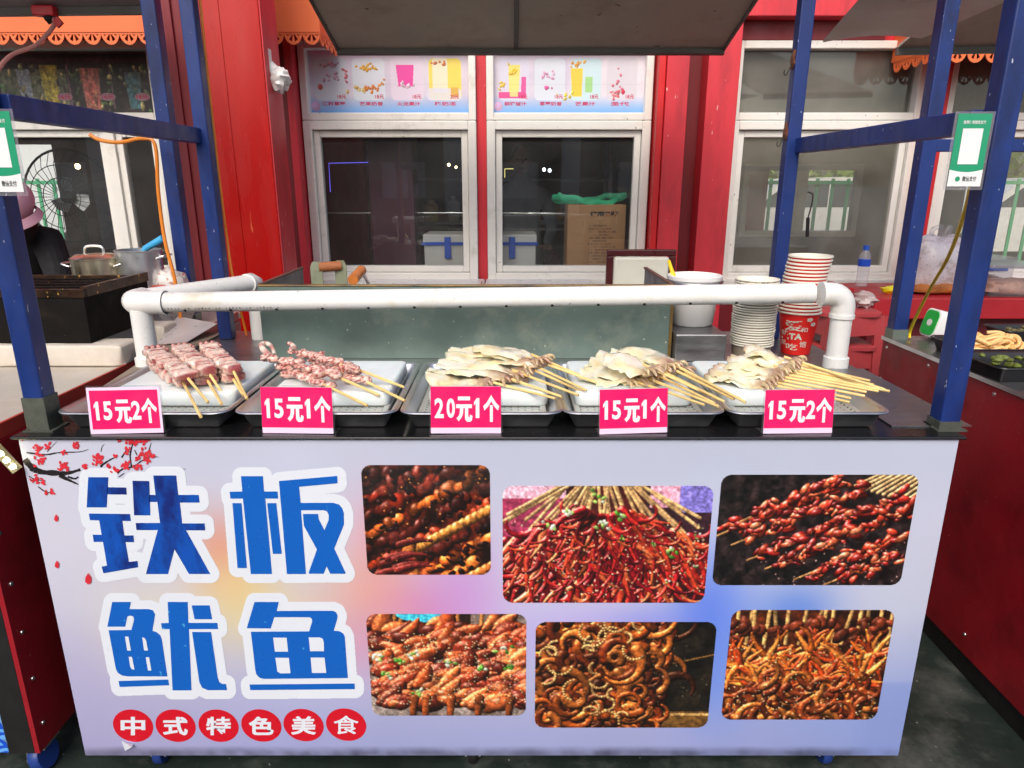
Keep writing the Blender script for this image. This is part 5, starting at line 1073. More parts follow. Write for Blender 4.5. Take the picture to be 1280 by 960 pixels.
box('short_board', M['shelfred'], at(1058, 362, 3.95).x, sx0 - .004, 3.86, 4.14, sz1 - .05, sz1 + .012, shf)
# bottle on the shelf end
p = at(1075, 366, 3.96); pz = sz1 + .0125; hb = at(1075, 308, 3.96).z - pz
bt = thing('water_bottle', 'clear plastic water bottle with blue label and cap by the window', 'bottle', (p.x, 3.96, pz)); br_ = .033; M['bottleclear'] = glass('bottle_plastic', (.94, .95, .97), .22, (.8, .82, .86))
MB().lathe([(0, 0), (br_ * .9, 0), (br_, .012), (br_ * .94, hb * .25), (br_, hb * .4), (br_ * .98, hb * .6), (br_ * .98, hb * .72), (br_ * .7, hb * .83), (br_ * .42, hb * .92), (br_ * .42, hb)], (p.x, 3.96, pz), 20, True, True).build('bottle_body', M['bottleclear'], bt, smooth=True)
MB().lathe([(br_ * 1.02, hb * .5), (br_ * 1.02, hb * .68)], (p.x, 3.96, pz), 20, False, False).build('bottle_label', pbr('label_blue', A(20, 70, 180), .4), bt, smooth=True)
MB().lathe([(br_ * .48, hb * .90), (br_ * .48, hb + .006), (0, hb + .006)], (p.x, 3.96, pz), 16, False, False).build('bottle_cap', M['coolerblue'], bt, smooth=True)
# bag of goods and clear storage boxes on the shelf
b0 = at(1163, 368, 3.80); bw = .16
bag = thing('grocery_bag', 'tied clear plastic bag of wrapped goods on the red shelf', 'bag', (b0.x, 3.8, sz1))
def bagcol(d, p): return A(196, 186, 190)
MB().blob((b0.x, 3.8, sz1 + .15), (bw, .12, .15), None, 5, .28, 2.2, 24, 16, .85).build('bag_film', pbr('crinkled_grey_film', A(186, 180, 186), .3, var=.2, vs=12, bump=1., bs=11, rv=.1, speck=A(110, 106, 112), spt=.66, sps=80, dirt=A(120, 104, 100), ds=12, da=.7, dt=.5), bag, smooth=True)
MB().blob((b0.x, 3.79, sz1 + .03), (bw * .95, .125, .03), None, 7, .25, 3, 24, 10, .7).build('bag_contents', pbr('orange_brown_goods', A(150, 90, 40), .5, var=.5, vs=14), bag, smooth=True)
for s in (-1, 1): MB().tube(catmull([(b0.x + s * .03, 3.8, sz1 + .27), (b0.x + s * .05, 3.8, sz1 + .33), (b0.x + s * .02 + .02, 3.8, sz1 + .35), (b0.x + s * .01, 3.8, sz1 + .29)], 5), .012, 8).build('handle_loop', M['clear'], bag, smooth=True)
MB().blob((at(1112, 366, 3.75).x, 3.75, sz1 + .02), (.05, .04, .02), None, 9, .4, 2).build('yellow_packet', pbr('yellow_film', A(236, 200, 30), .3, bump=.5, bs=30), smooth=True, label='small yellow packet at the left end of the shelf', cat='packet')
for i, (px0, px1, Y, hh, lab) in enumerate(((1188, 1262, 3.86, .17, 'rear clear storage box with a blue clip on the red shelf'), (1236, 1330, 3.68, .15, 'front clear storage box of brown goods with a blue clip'))):
    xa, xb = at(px0, 370, Y - .08).x, at(px1, 370, Y - .08).x; t = thing('storage_box', lab, 'storage box', ((xa + xb) / 2, Y, sz1), 'clear storage boxes on the shelf')
    box('box_shell', M['clear'], xa, xb, Y - .08, Y + .12, sz1 + .0005, sz1 + hh, t, bevel=.012); box('box_lid', M['clear'], xa - .008, xb + .008, Y - .088, Y + .128, sz1 + hh + .001, sz1 + hh + .018, t, bevel=.006)
    MB().blob(((xa + xb) / 2, Y + .02, sz1 + .045), ((xb - xa) * .47, .09, .04), None, i, .2, 3, 20, 10, .6).build('contents', pbr('brown_goods', A(176, 136, 116), .6, var=.5, vs=20), t, smooth=True)
    xc = xa + (xb - xa) * .62; MB().tube([(xc - .07, Y - .095, sz1 + hh * .75), (xc + .07, Y - .095, sz1 + hh * .75)], .011, 8).build('clip', M['coolerblue'], t, smooth=True)
# chair
c0, c1 = at(759, 312, 3.7), at(846, 312, 3.7); zt = c0.z; M['chairwood'] = pbr('dark_red_wood', A(70, 22, 26), .35, var=.2, vs=10); M['cream'] = pbr('cream_leather', A(222, 212, 196), .45, var=.04, bump=.1, bs=60)
ch = thing('chair', 'dark wood chair with cream padded back behind the griddle', 'chair', ((c0.x + c1.x) / 2, 3.8, 0))
for x in (c0.x, c1.x - .035): box('leg', M['chairwood'], x, x + .035, 3.70, 3.735, 0, zt - .036, ch, bevel=.004); box('leg', M['chairwood'], x, x + .035, 4.05 - .36 + .36, 4.085, 0, .40, ch, bevel=.004)
box('top_rail', M['chairwood'], c0.x, c1.x, 3.70, 3.735, zt - .035, zt, ch, bevel=.006); box('back_pad', M['cream'], c0.x + .037, c1.x - .037, 3.69, 3.73, .56, zt - .037, ch, bevel=.014); box('seat', M['cream'], c0.x, c1.x, 3.74, 4.09, .405, .46, ch, bevel=.015)
# stacked red stools
def stool_mesh(name):
    mb = MB(); return mb
px_ = at(1048, 400, 3.0).x; M['stool'] = pbr('faded_red_plastic', A(176, 66, 70, 1.1), .45, var=.1, vs=8); zts = at(1048, 384, 3.0).z
N_ = 4
def stool(zb_, lab):
    s = thing('plastic_stool', lab, 'stool', (px_, 3.0, zb_), 'stacked red stools'); Hs = .47
    loft(MB(), [[(px_ + x, 3.0 + y, zb_ + Hs - .02) for x, y in rrect(.27, .27, .05)], [(px_ + x, 3.0 + y, zb_ + Hs - .004) for x, y in rrect(.27, .27, .05)], [(px_ + x, 3.0 + y, zb_ + Hs) for x, y in rrect(.255, .255, .045)]]).build('seat', M['stool'], s, smooth=True)
    for k in range(4):
        Mr = Matrix.Translation((px_, 3.0, zb_)) @ Matrix.Rotation(R(90 * k + 14), 4, 'Z'); mb = MB()
        f0 = lambda u, v: Mr @ Vector((u, -.132 - .03 * (1 - v / Hs), v)); f1 = lambda u, v: Mr @ Vector((u, -.120 - .03 * (1 - v / Hs), v))
        for sx in (-1, 1): mb.prism([(sx * .135, 0), (sx * .135, Hs - .021), (sx * .075, Hs - .021), (sx * .085, 0)], f0, f1)
        mb.prism([(-.0745, Hs - .1), (.0745, Hs - .1), (.0745, Hs - .021), (-.0745, Hs - .021)], f0, f1); mb.prism([(-.08, .16), (.08, .16), (.078, .2), (-.078, .2)], f0, f1)
        mb.build('leg_frame', M['stool'], s, bevel=.005)
    return s
for i in range(N_): stool((zts - .47) * i / (N_ - 1), ['bottom stool of the red plastic stack behind the pipe post', 'second stool from the bottom of the red plastic stack', 'third stool from the bottom of the red plastic stack', 'top stool of the red plastic stack behind the pipe post'][i])
q = at(1078, 374, 3.3); MB().blob((px_ + .1, 3.0, zts + .035), (.05, .05, .034), None, 2, .5, 2.5, 16, 10).build('crumpled_bag', pbr('grey_film', A(170, 158, 156), .35, bump=.8, bs=30), smooth=True, label='crumpled grey plastic bag on the top red stool', cat='plastic bag')
# outdoors seen through the rooms: fence, cars, hedge
M['fence'] = pbr('green_fence_paint', A(70, 156, 112), .5, var=.1)
for x0, x1, lab in ((3.0, 11.0, 'green bar fence seen through the right windows'), (-10.5, -4.6, 'green bar fence seen through the far left window')):
    fe = thing('metal_fence', lab, 'fence', ((x0 + x1) / 2, 10.2, 0), 'green bar fences'); n = int((x1 - x0) / .22)
    for i in range(n): box('fence_bar', M['fence'], x0 + i * .22, x0 + i * .22 + .045, 10.2, 10.22, 0, 1.5, fe)
    for z in (.3, 1.42): box('fence_rail', M['fence'], x0, x1, 10.175, 10.199, z, z + .05, fe)
M['carwhite'] = pbr('white_car_paint', A(230, 232, 232), .25, var=.02, coat=.6); M['carglass'] = pbr('car_glass', A(60, 66, 70), .1); M['tyre'] = pbr('tyre_rubber', A(30, 30, 30), .8)
def car(x, lab):
    c = thing('parked_car', lab, 'car', (x, 13, 0), 'white cars parked behind the restaurant'); L = 4.3
    side = [(-2.1, .35), (-2.15, .7), (-1.95, .95), (-1.2, 1.02), (-.6, 1.5), (1.2, 1.55), (1.95, 1.05), (2.12, .9), (2.15, .4), (1.75, .3), (-1.7, .3)]
    MB().prism(side, lambda u, v: Vector((x + u, 12.2, v)), lambda u, v: Vector((x + u, 13.8, v))).build('car_body', M['carwhite'], c, bevel=.08, seg=3)
    for a, b in (([(-1.02, 1.04), (-.5, 1.44), (.2, 1.46), (.2, 1.04)]), 0), ([(.28, 1.04), (.28, 1.46), (1.1, 1.46), (1.7, 1.06)], 0): MB().flat(a, lambda u, v: Vector((x + u, 12.197, v))).build('side_window', M['carglass'], c)
    for wx_ in (-1.35, 1.35):
        for y in (12.25, 13.75): MB().lathe([(0, -.09), (.3, -.09), (.33, -.05), (.33, .05), (.3, .09), (0, .09)], (x + wx_, y, .33), 20, False, False, Matrix.Rotation(R(90), 4, 'X')).build('wheel', M['tyre'], c, smooth=True)
car(5.2, 'white parked car beyond the fence, seen through the window right of centre'); car(9.3, 'white parked car seen through the rightmost window')
vn = thing('parked_van', 'white parked van seen through the far left window', 'van', (-9.0, 12.6, 0))
MB().prism([(-2.4, .35), (-2.45, .9), (-2.2, 1.25), (-1.7, 2.0), (2.4, 2.05), (2.45, .4)], lambda u, v: Vector((-9.0 + u, 11.7, v)), lambda u, v: Vector((-9.0 + u, 13.4, v))).build('van_body', M['carwhite'], vn, bevel=.08, seg=3)
MB().flat([(-2.0, 1.3), (-1.62, 1.85), (-.9, 1.85), (-.9, 1.3)], lambda u, v: Vector((-9.0 + u, 11.697, v))).build('side_window', M['carglass'], vn)
for wx_ in (-1.6, 1.6): MB().lathe([(0, -.09), (.3, -.09), (.33, -.05), (.33, .05), (.3, .09), (0, .09)], (-9.0 + wx_, 11.75, .33), 20, False, False, Matrix.Rotation(R(90), 4, 'X')).build('wheel', M['tyre'], vn, smooth=True)
hd = MB(); rh = random.Random(3)
for x0, x1 in ((2.0, 16.0), (-16.0, -6.0)):
    for _ in range(5200):
        p = Vector((rh.uniform(x0, x1), rh.uniform(16, 17.2), rh.uniform(0, 2.6))); a = Vector((rh.gauss(0, 1), rh.gauss(0, 1), rh.gauss(0, 1))).normalized() * .16; b = Vector((rh.gauss(0, 1), rh.gauss(0, 1), rh.gauss(0, 1))).normalized() * .1
        hd.add([p - a, p + b, p + a, p - b], [(0, 1, 2, 3)])
o = hd.build('hedge_foliage', pbr('hedge_leaf', A(104, 128, 62), .6, var=.35, vs=2), kind='stuff'); o['label'] = 'leafy hedge behind the parked cars'
# building across the walkway (mirrored in the glass)
ob = thing('opposite_building', 'dark building across the walkway, mirrored in the centre windows', 'building', (-3, -8, 0))
box('facade', pbr('opposite_wall', A(84, 50, 46), .7, var=.2, vs=2), -12, 4.4, -9, -8, 0, 3.2, ob); box('eave', M['orange'], -12, 4.5, -8, -7.3, 2.6, 2.75, ob)
for i in range(6):
    x = -11 + i * 2.6; f = box('doorway', M['blackmatt'], x, x + 1.5, -7.998, -7.99, 0.05, 2.3, ob); box('pillar', M['frame'], x + 1.7, x + 2.1, -7.6, -7.3, 0, 2.59, ob)
    box('sign_board', [M['frame'], M['orange'], M['redpink']][i % 3], x + .1, x + 1.5, -7.2, -7.15, 2.8, 3.2, ob); box('window', M['frame'], x + .2, x + 1.2, -7.989, -7.98, 1.1, 1.9, f if False else ob)
# shelf rack with jars inside the centre room
rk = thing('shelf_rack', 'dim metal rack of jars deep inside the centre windows', 'rack', (-.2, 6.1, 0))
for x in (-1.2, .8):
    for y in (5.95, 6.25): box('upright', M['steelbrush'], x, x + .03, y, y + .03, 0, 1.9, rk)
for z in (.7, 1.1, 1.45): box('shelf', M['steelbrush'], -1.2, .83, 5.94, 6.29, z, z + .02, rk)
rj = random.Random(5); jm = [pbr('jar_tone', A(*c), .3) for c in ((170, 120, 60), (120, 40, 36), (196, 190, 180), (60, 90, 70), (200, 170, 90))]
for z in (.72, 1.12):
    for i in range(9):
        x = -1.1 + i * .21 + rj.uniform(-.03, .03); h = rj.uniform(.14, .24); r = rj.uniform(.04, .07)
        MB().lathe([(0, 0), (r, 0), (r, h * .75), (r * .5, h * .88), (r * .5, h), (0, h)], (x, 6.08, z + .0005), 14, False, False).build('storage_jar', jm[rj.randrange(5)], smooth=True, label='dim jar on the %s shelf of the rack, number %s from the left' % ('lower' if z < 1 else 'middle', ['one', 'two', 'three', 'four', 'five', 'six', 'seven', 'eight', 'nine'][i]), cat='jar', group='jars on the inner rack')
# ------------------------------------------------------------------ neighbouring stalls and what stands on them
# right
RX = 1.36; rzt = .895
rs = thing('red_stall', 'dark red board stall counter to the right of the squid stall', 'food stall', (1.9, 1.7, 0))
sp = box('side_board', M['stallred'], RX, RX + .012, .5, 2.47, .07, rzt - .006, rs)
box('back_board', M['stallred'], RX + .013, 2.6, 2.458, 2.47, .07, rzt - .006, rs)
box('front_board', M['stallred'], RX + .013, 2.6, .5, .512, .07, rzt - .006, rs)
box('skirting', M['blackmatt'], RX + .006, 2.6, .506, 2.46, 0.002, .069, rs)
box('counter_top', M['steelbrush'], RX - .004, 2.62, .49, 2.475, rzt - .005, rzt, rs, bevel=.002)
MB().box(RX - .006, RX - .0045, .49, 2.475, rzt - .012, rzt + .001).build('edge_strip', M['steel'], rs)
rv = MB().lathe([(0, -.0005), (.006, -.0005), (.0055, .002), (0, .0035)], (0, 0, 0), 10, False, False, Matrix.Rotation(R(-90), 4, 'Y')).build('rivet', M['steel'], rs); rv.location = Vector((RX, 2.40, rzt - .03)) - ORG[rs.name] + ORG[rv.name] if False else rv.location
def rivet(parent, x, y, z, s):
    MB().lathe([(0, 0), (.0058, 0), (.0052, .0022), (0, .0034)], (x, y, z), 10, False, False, Matrix.Rotation(R(90 * s), 4, 'Y')).build('rivet', M['steel'], parent, smooth=True)
bpy.data.objects.remove(rv)
for y in (2.44, 2.18, 1.86, 1.66, 1.5): rivet(rs, RX, y, rzt - .035, -1)
for z in (.74, .55, .36, .16): rivet(rs, RX, 2.45, z, -1)
for y in (2.1, 1.78, 1.5, 1.3): rivet(rs, RX, y, .13, -1)
def post(parent, x, y, z0, z1, w=.05):
    p = MB().box(x - w / 2, x + w / 2, y - w / 2, y + w / 2, z0, z1).build('post', M['blue'], parent, bevel=.004)
    MB().box(x - w / 2 - .002, x + w / 2 + .002, y - w / 2 - .002, y + w / 2 + .002, z0, z0 + .035).build('post_foot', M['greasy'], p); return p
px = at(1117, 412, 2.44); post(rs, px.x + .012, 2.44, rzt, 2.5)
q = at(1150, 182, 2.44); MB().box(px.x + .04, 2.6, 2.425, 2.455, q.z - .02, q.z + .02).build('rail', M['blue'], rs, bevel=.003)
# its roof: a dark sheet with a bent pale panel at the corner
Y = 3.45; a, b = at(1122, 60, Y), at(1330, 56, Y)
MB().add([a, b, b + Vector((0, -2.2, .62)), a + Vector((0, -2.2, .62)), a + Vector((0, 0, .012)), b + Vector((0, 0, .012)), b + Vector((0, -2.2, .632)), a + Vector((0, -2.2, .632))], [(0, 1, 2, 3), (4, 7, 6, 5), (0, 4, 5, 1), (1, 5, 6, 2), (2, 6, 7, 3), (3, 7, 4, 0)]).build('roof_sheet', M['roof'], rs)
MB().bar(a + Vector((0, .008, -.012)), b + Vector((0, .008, -.012)), .018, .034).build('roof_trim', M['roofedge'], rs)
c0, c1, c2, c3 = at(1028, 53, 3.3), at(1152, 49, 3.3), at(1262, 0, 2.75), at(1078, -4, 2.75)
n = 8; vs = []
for i in range(n + 1):
    for j in range(n + 1):
        u, v = i / n, j / n; p = (c0 * (1 - u) + c1 * u) * (1 - v) + (c3 * (1 - u) + c2 * u) * v; p = p + Vector((0, 0, .02 * math.sin(u * 3) * (1 - v))); vs.append(p)
fl = MB(); k = len(vs); idx = lambda i, j: i * (n + 1) + j
fl.add(vs + [p + Vector((0, .003, .005)) for p in vs], [(idx(i, j), idx(i + 1, j), idx(i + 1, j + 1), idx(i, j + 1)) for i in range(n) for j in range(n)] + [(k + idx(i, j), k + idx(i, j + 1), k + idx(i + 1, j + 1), k + idx(i + 1, j)) for i in range(n) for j in range(n)])
fl.build('bent_panel', pbr('pale_roof_panel', A(226, 224, 214, 1.2), .5, var=.08, vs=3, dirt=A(104, 98, 88), ds=4, da=.5, dt=.56), rs, smooth=True)
# payment speaker, food trays
q = atz(1168, 424, rzt); Mq = Matrix.Translation((q.x, q.y, rzt + .055)) @ Matrix.Rotation(R(-86), 4, 'Z') @ Matrix.Rotation(R(-14), 4, 'X')
sb = thing('payment_speaker', 'small green and white payment speaker on the right stall counter', 'speaker', (q.x, q.y, rzt))
rr2 = rrect(.082, .1, .022); lf = lambda d, off: [Mq @ Vector((x * (1 + off), d, y * (1 + off))) for x, y in rr2]
loft(MB(), [lf(-.028, -.06), lf(-.026, 0), lf(.04, 0), lf(.046, -.08)]).build('speaker_body', M['white'], sb, smooth=True)
fc = loft(MB(), [lf(-.0285, -.12), lf(-.030, -.14)]).build('green_face', pbr('speaker_green', A(30, 160, 64), .35), sb)
MB().flat([(.014 * math.cos(t), .012 * math.sin(t)) for t in np.linspace(0, 6.283, 21)[:-1]], lambda u, v: Mq @ Vector((u, -.0306, v))).build('round_mark', M['white'], fc)
M['blacktray'] = pbr('black_plastic_tray', A(26, 26, 27), .35)
def food_tray(px0, py0, w, d, lab):
    q = atz(px0, py0, rzt); c = (q.x + w / 2, q.y + d / 2); t = thing('food_tray', lab, 'tray', (c[0], c[1], rzt), 'black food trays on the right stall')
    loft(MB(), [rloop(c, w, d, .02, -.018, rzt + .0005), rloop(c, w, d, .02, -.002, rzt + .04), rloop(c, w, d, .02, .006, rzt + .043), rloop(c, w, d, .02, .004, rzt + .046), rloop(c, w, d, .02, -.006, rzt + .043), rloop(c, w, d, .02, -.02, rzt + .006)]).build('tray_shell', M['blacktray'], t, smooth=True); return c
c = food_tray(1206, 454, .26, .2, 'black tray of orange noodles on the right stall')
nd = thing('noodles', 'tangle of thick orange noodles in a black tray', 'noodles', (c[0], c[1], rzt + .01)); M['noodle'] = pbr('orange_noodle', A(236, 170, 112), .4, var=.1, vs=20, sss=.2)
rn = random.Random(8)
for i in range(44):
    a0 = rn.uniform(0, 6.3); r_ = rn.uniform(.03, .075); cx, cy = c[0] + rn.uniform(-.05, .05), c[1] + rn.uniform(-.025, .025); zz = rzt + .02 + rn.random() * .035
    P = [(max(c[0] - .105, min(c[0] + .105, cx + r_ * math.cos(a0 + k * .55))), max(c[1] - .075, min(c[1] + .075, cy + r_ * .6 * math.sin(a0 + k * .55))), zz + .012 * math.sin(k * 1.3 + i)) for k in range(8)]
    MB().tube(catmull(P, 3), .0058, 7).build('noodle', M['noodle'], nd, smooth=True)
c = food_tray(1247, 480, .26, .2, 'black tray of green vegetables at the right edge')
vg = thing('vegetables', 'heap of chopped green vegetables in a black tray', 'vegetables', (c[0], c[1], rzt + .01))
for i in range(40): MB().blob((c[0] + rn.uniform(-.09, .09), c[1] + rn.uniform(-.06, .06), rzt + .02 + rn.random() * .03), (.014, .009, .006), Matrix.Rotation(rn.uniform(0, 6), 4, 'Z') @ Matrix.Rotation(rn.uniform(-.8, .8), 4, 'X'), i, .4, 2, 8, 6).build('leaf', M['veg'] if 'veg' in M else M.setdefault('veg', pbr('green_leaf', A(100, 112, 48, 1.), .5, var=.4, vs=30)), vg, smooth=True)
c = food_tray(1256, 430, .2, .13, 'black tray at the back corner of the right stall'); 
for i in range(14): pass
gh = thing('dried_greens', 'small heap of dark dried greens in the rear black tray', 'greens', (c[0], c[1], rzt + .01))
for i in range(22): MB().blob((c[0] + rn.uniform(-.07, .07), c[1] + rn.uniform(-.03, .03), rzt + .02 + rn.random() * .025), (.014, .01, .006), Matrix.Rotation(rn.uniform(0, 6), 4, 'Z'), i, .4, 2, 8, 6).build('leaf', M.setdefault('dkveg', pbr('dark_leaf', A(90, 84, 50), .5, var=.5, vs=40)), gh, smooth=True)
# QR payment cards (codes left blank)
M['qrgreen'] = pbr('green_print', A(20, 134, 96), .35, var=.04, coat=.4); M['qrwhite'] = pbr('white_print', A(222, 226, 224), .4, var=.03); M['qrtext'] = pbr('grey_print', A(60, 70, 66), .5)
def qr(px0, px1, pm, py0, py1, Y, lab, full=True):
    xa, xb = at(px0, pm, Y).x, at(px1, pm, Y).x; z1, z0 = at(640, py0, Y).z, at(640, py1, Y).z; w_, h_ = xb - xa, z1 - z0
    t = thing('payment_card', lab, 'payment card', ((xa + xb) / 2, Y, z0), 'green payment cards'); F = lambda k: (lambda u, v: Vector((xa + w_ * u, Y - .0005 * k, z0 + h_ * v)))
    s = MB(); s.prism([(-.09, -.05), (1.09, -.05), (1.09, 1.03), (-.09, 1.03)], F(-2), F(-1)); s.build('clear_sleeve', M['clear'], t)
    g_ = MB(); g_.prism([(0, 0), (1, 0), (1, 1), (0, 1)], F(0), F(1)); card = g_.build('card', M['qrgreen'], t)
    wv = [(0, 0), (1, 0), (1, .235)] + [(u, .235 - .035 * math.sin(u * math.pi)) for u in np.linspace(.9, .1, 9)] + [(0, .235)]
    MB().flat(wv, F(2)).build('white_band', M['qrwhite'], card); G = F(2); MB().poly([G(.2, .31), G(.8, .31), G(.8, .80), G(.2, .80)]).build('white_square', M['qrwhite'], card)
    x = MB(); x.mi = 0; write(x, '推荐使用微信支付', lambda u, v: F(2)(.18 + .66 * u, .86 + .05 * v), .01); x.mi = 1; write(x, '微信支付', lambda u, v: F(3)(.42 + .42 * u, .07 + .075 * v), .02); x.mi = 2; x.flat([(.28 + .075 * math.cos(s_), .105 + .036 * math.sin(s_)) for s_ in np.linspace(0, 6.283, 17)[:-1]], F(3))
    x.build('card_text', [M['qrwhite'], M['qrtext'], M['qrgreen']], card)
qr(1191, 1233, 186, 142, 233, 1.404, 'green payment card hanging by the right front post'); qr(-24, 21, 190, 139, 240, 1.398, 'green payment card cut off by the left edge of the picture')
# cords
M['yellowcord'] = pbr('yellow_cable', A(226, 184, 30), .4); M['orangecord'] = pbr('orange_cable', A(226, 122, 40), .4); M['pinkcord'] = pbr('pink_cable', A(236, 146, 134), .5, var=.15, vs=20); M['palecord'] = pbr('pale_cable', A(206, 190, 120), .4)
MB().tube(catmull([at(1214, 232, 1.48), at(1205, 268, 1.7), at(1186, 320, 2.0), at(1160, 366, 2.25), (px.x + .045, 2.41, rzt + .045), (px.x + .05, 2.42, rzt + .004)], 5), .0052, 8).build('yellow_cable', M['yellowcord'], smooth=True, label='yellow cable slanting down to the right stall corner post', cat='cable')
MB().tube(catmull([at(250, 0, 2.38), at(258, 80, 2.38), at(267, 160, 2.38), at(275, 230, 2.38), at(284, 300, 2.38), at(292, 352, 2.37), (-.93, 2.37, ZC + .004)], 4), .0045, 8).build('orange_cable', M['orangecord'], smooth=True, label='orange cable running down behind the left rear blue post', cat='cable')
MB().tube(catmull([at(112, 168, 2.5), at(125, 175, 2.5), at(150, 178, 2.5), at(178, 173, 2.5), at(194, 182, 2.5), at(198, 240, 2.5), at(206, 300, 2.5), at(219, 352, 2.5), (at(222, 372, 2.5).x, 2.5, .905)], 5), .0065, 8).build('orange_cable', M['orangecord'], smooth=True, label='orange cable drooping below the left rail and down the far post', cat='cable')
# left
LX = -1.16; lzt = .90
ls = thing('grill_stall', 'left neighbouring stall with red side board and white stone counter', 'food stall', (-1.9, 2.1, 0))
lf_ = box('front_board', M['blackmatt'], -2.9, LX - .013, YP, YP + .012, .085, lzt - .03, ls)
sb_ = box('side_board', M['stallred'], LX - .012, LX, YP, 2.9, .085, lzt - .03, ls)
for z in (.8, .67, .54, .41, .28, .15): rivet(ls, LX, YP + .03, z, 1)
wv = MB(); M['wave'] = pbr('misty_blue_print', A(96, 130, 168), .4, var=.5, vs=6, dirt=A(190, 200, 210), ds=5, da=.6)
wv.poly([Vector((-2.89, YP - .0006, .088)), Vector((LX - .075, YP - .0006, .088)), Vector((LX - .075, YP - .0006, .55)), Vector((-2.89, YP - .0006, .55))]); wvo = wv.build('printed_picture', M['wave'], lf_)
M['waveblue'] = pbr('wave_blue_ink', A(20, 70, 180), .4); M['wavelight'] = pbr('wave_light_ink', A(90, 150, 220), .4); ww = MB(); lay = 0
for row in range(4):
    for i in range(9):
        x = LX - .12 - i * .085 + (row % 2) * .042; z = .185 - row * .028
        for k in range(4):
            rr_ = .05 - k * .011; lay += 1; ww.mi = k % 2
            pts = [(x + rr_ * math.cos(a), max(.0885, z - .03 + rr_ * .8 * math.sin(a))) for a in np.linspace(0, math.pi, 13)]; pts = [(min(p[0], LX - .0755), p[1]) for p in pts]
            if pts[0][0] - pts[-1][0] < .01: continue
            ww.add([Vector((p[0], YP - .0009 - lay * .000004, p[1])) for p in pts], [tuple(range(13))])
ww.build('wave_print', [M['waveblue'], M['wavelight']], lf_)
M['stone'] = pbr('worn_white_stone', A(190, 182, 170, 1.), .5, var=.14, vs=4, bump=.1, bs=30, dirt=A(150, 136, 118), ds=3, da=.6, dt=.5)
box('counter_top', M['stone'], -2.95, LX - .012, YP - .01, 2.95, lzt - .028, lzt, ls, bevel=.004)
box('edge_board', pbr('red_edge', A(150, 44, 34), .6), LX - .0115, LX - .004, YP + .02, 2.9, lzt - .028, lzt + .006, ls)
box('back_board', M['stallred'], -2.9, LX - .013, 2.888, 2.9, .085, lzt - .03, ls)
for x, y in ((LX - .03, 1.42), (-2.7, 1.42), (LX - .03, 2.8), (-2.7, 2.8)):
    cw2 = MB().lathe([(.0, -.014), (.036, -.014), (.04, -.008), (.04, .008), (.036, .014), (.0, .014)], (x, y, .041), 18, False, False, Matrix.Rotation(R(75), 4, 'Y')).build('caster_wheel', bpy.data.materials['caster_blue'], ls, smooth=True)
    MB().box(x - .03, x + .03, y - .03, y + .03, .079, .0845).bar((x - .02, y, .08), (x - .024, y - .005, .03), .012, .03).build('caster_fork', M['steel'], cw2)
q = at(212, 200, 2.72); post(ls, at(214, 200, 2.72).x, 2.72, lzt, 2.5, .052)
# roof edge of the left stall and its sheet
a, b = at(-60, 16, 3.2), at(183, 13, 3.2)
MB().bar(a, b, .03, .03).build('roof_trim', M['roofedge'], ls)
MB().add([a + Vector((0, -.01, .016)), b + Vector((0, -.01, .016)), b + Vector((0, -1.9, .52)), a + Vector((0, -1.9, .52)), a + Vector((0, -.01, .026)), b + Vector((0, -.01, .026)), b + Vector((0, -1.9, .53)), a + Vector((0, -1.9, .53))], [(0, 1, 2, 3), (4, 7, 6, 5), (0, 4, 5, 1), (1, 5, 6, 2), (2, 6, 7, 3), (3, 7, 4, 0)]).build('roof_sheet', pbr('grey_underside', A(150, 150, 150), .6, var=.1), ls)
g0 = at(56, 14, 3.17); t = thing('pink_cord', 'pink cord tied to a red clamp on the left roof edge', 'cord', (g0.x, 3.17, g0.z - .1))
box('clamp', pbr('red_plastic', A(200, 40, 50), .4), g0.x - .045, g0.x + .045, 3.15, 3.19, g0.z - .02, g0.z + .02, t, bevel=.006)
MB().blob(at(62, 22, 3.17), (.025, .02, .022), None, 2, .4).build('knot', M['blackmatt'], t)
MB().tube(catmull([at(66, 22, 3.17), at(68, 30, 3.15), at(58, 44, 3.1), at(42, 58, 3.05), at(20, 66, 3.0), at(6, 76, 2.95), at(-8, 96, 2.9)], 5), .0085, 8).build('cord_line', M['pinkcord'], t, smooth=True)
MB().bar(at(69, 24, 3.15), at(76, 32, 3.15), .012, .03).build('red_tab', bpy.data.materials['red_plastic'], t)
# light strip at the corner
p0, p1 = at(-16, 548, 1.355), at(22, 588, 1.36); lsr = thing('light_strip', 'short lit yellow strip at the left stall corner', 'light strip', (p1.x, 1.36, p1.z))
MB().bar(p0, p1, .02, .012).build('strip_body', pbr('pale_metal', A(206, 196, 150), .3, .6), lsr)
for i in range(5): c = p0.lerp(p1, (i + .5) / 5); MB().blob(c + Vector((0, -.007, .004)), (.009, .004, .008), None, 1, 0).build('diode', M.setdefault('diode', pbr('lit_diode', (1, .95, .6), .4, emit=(1, .92, .5), es=9)), lsr)
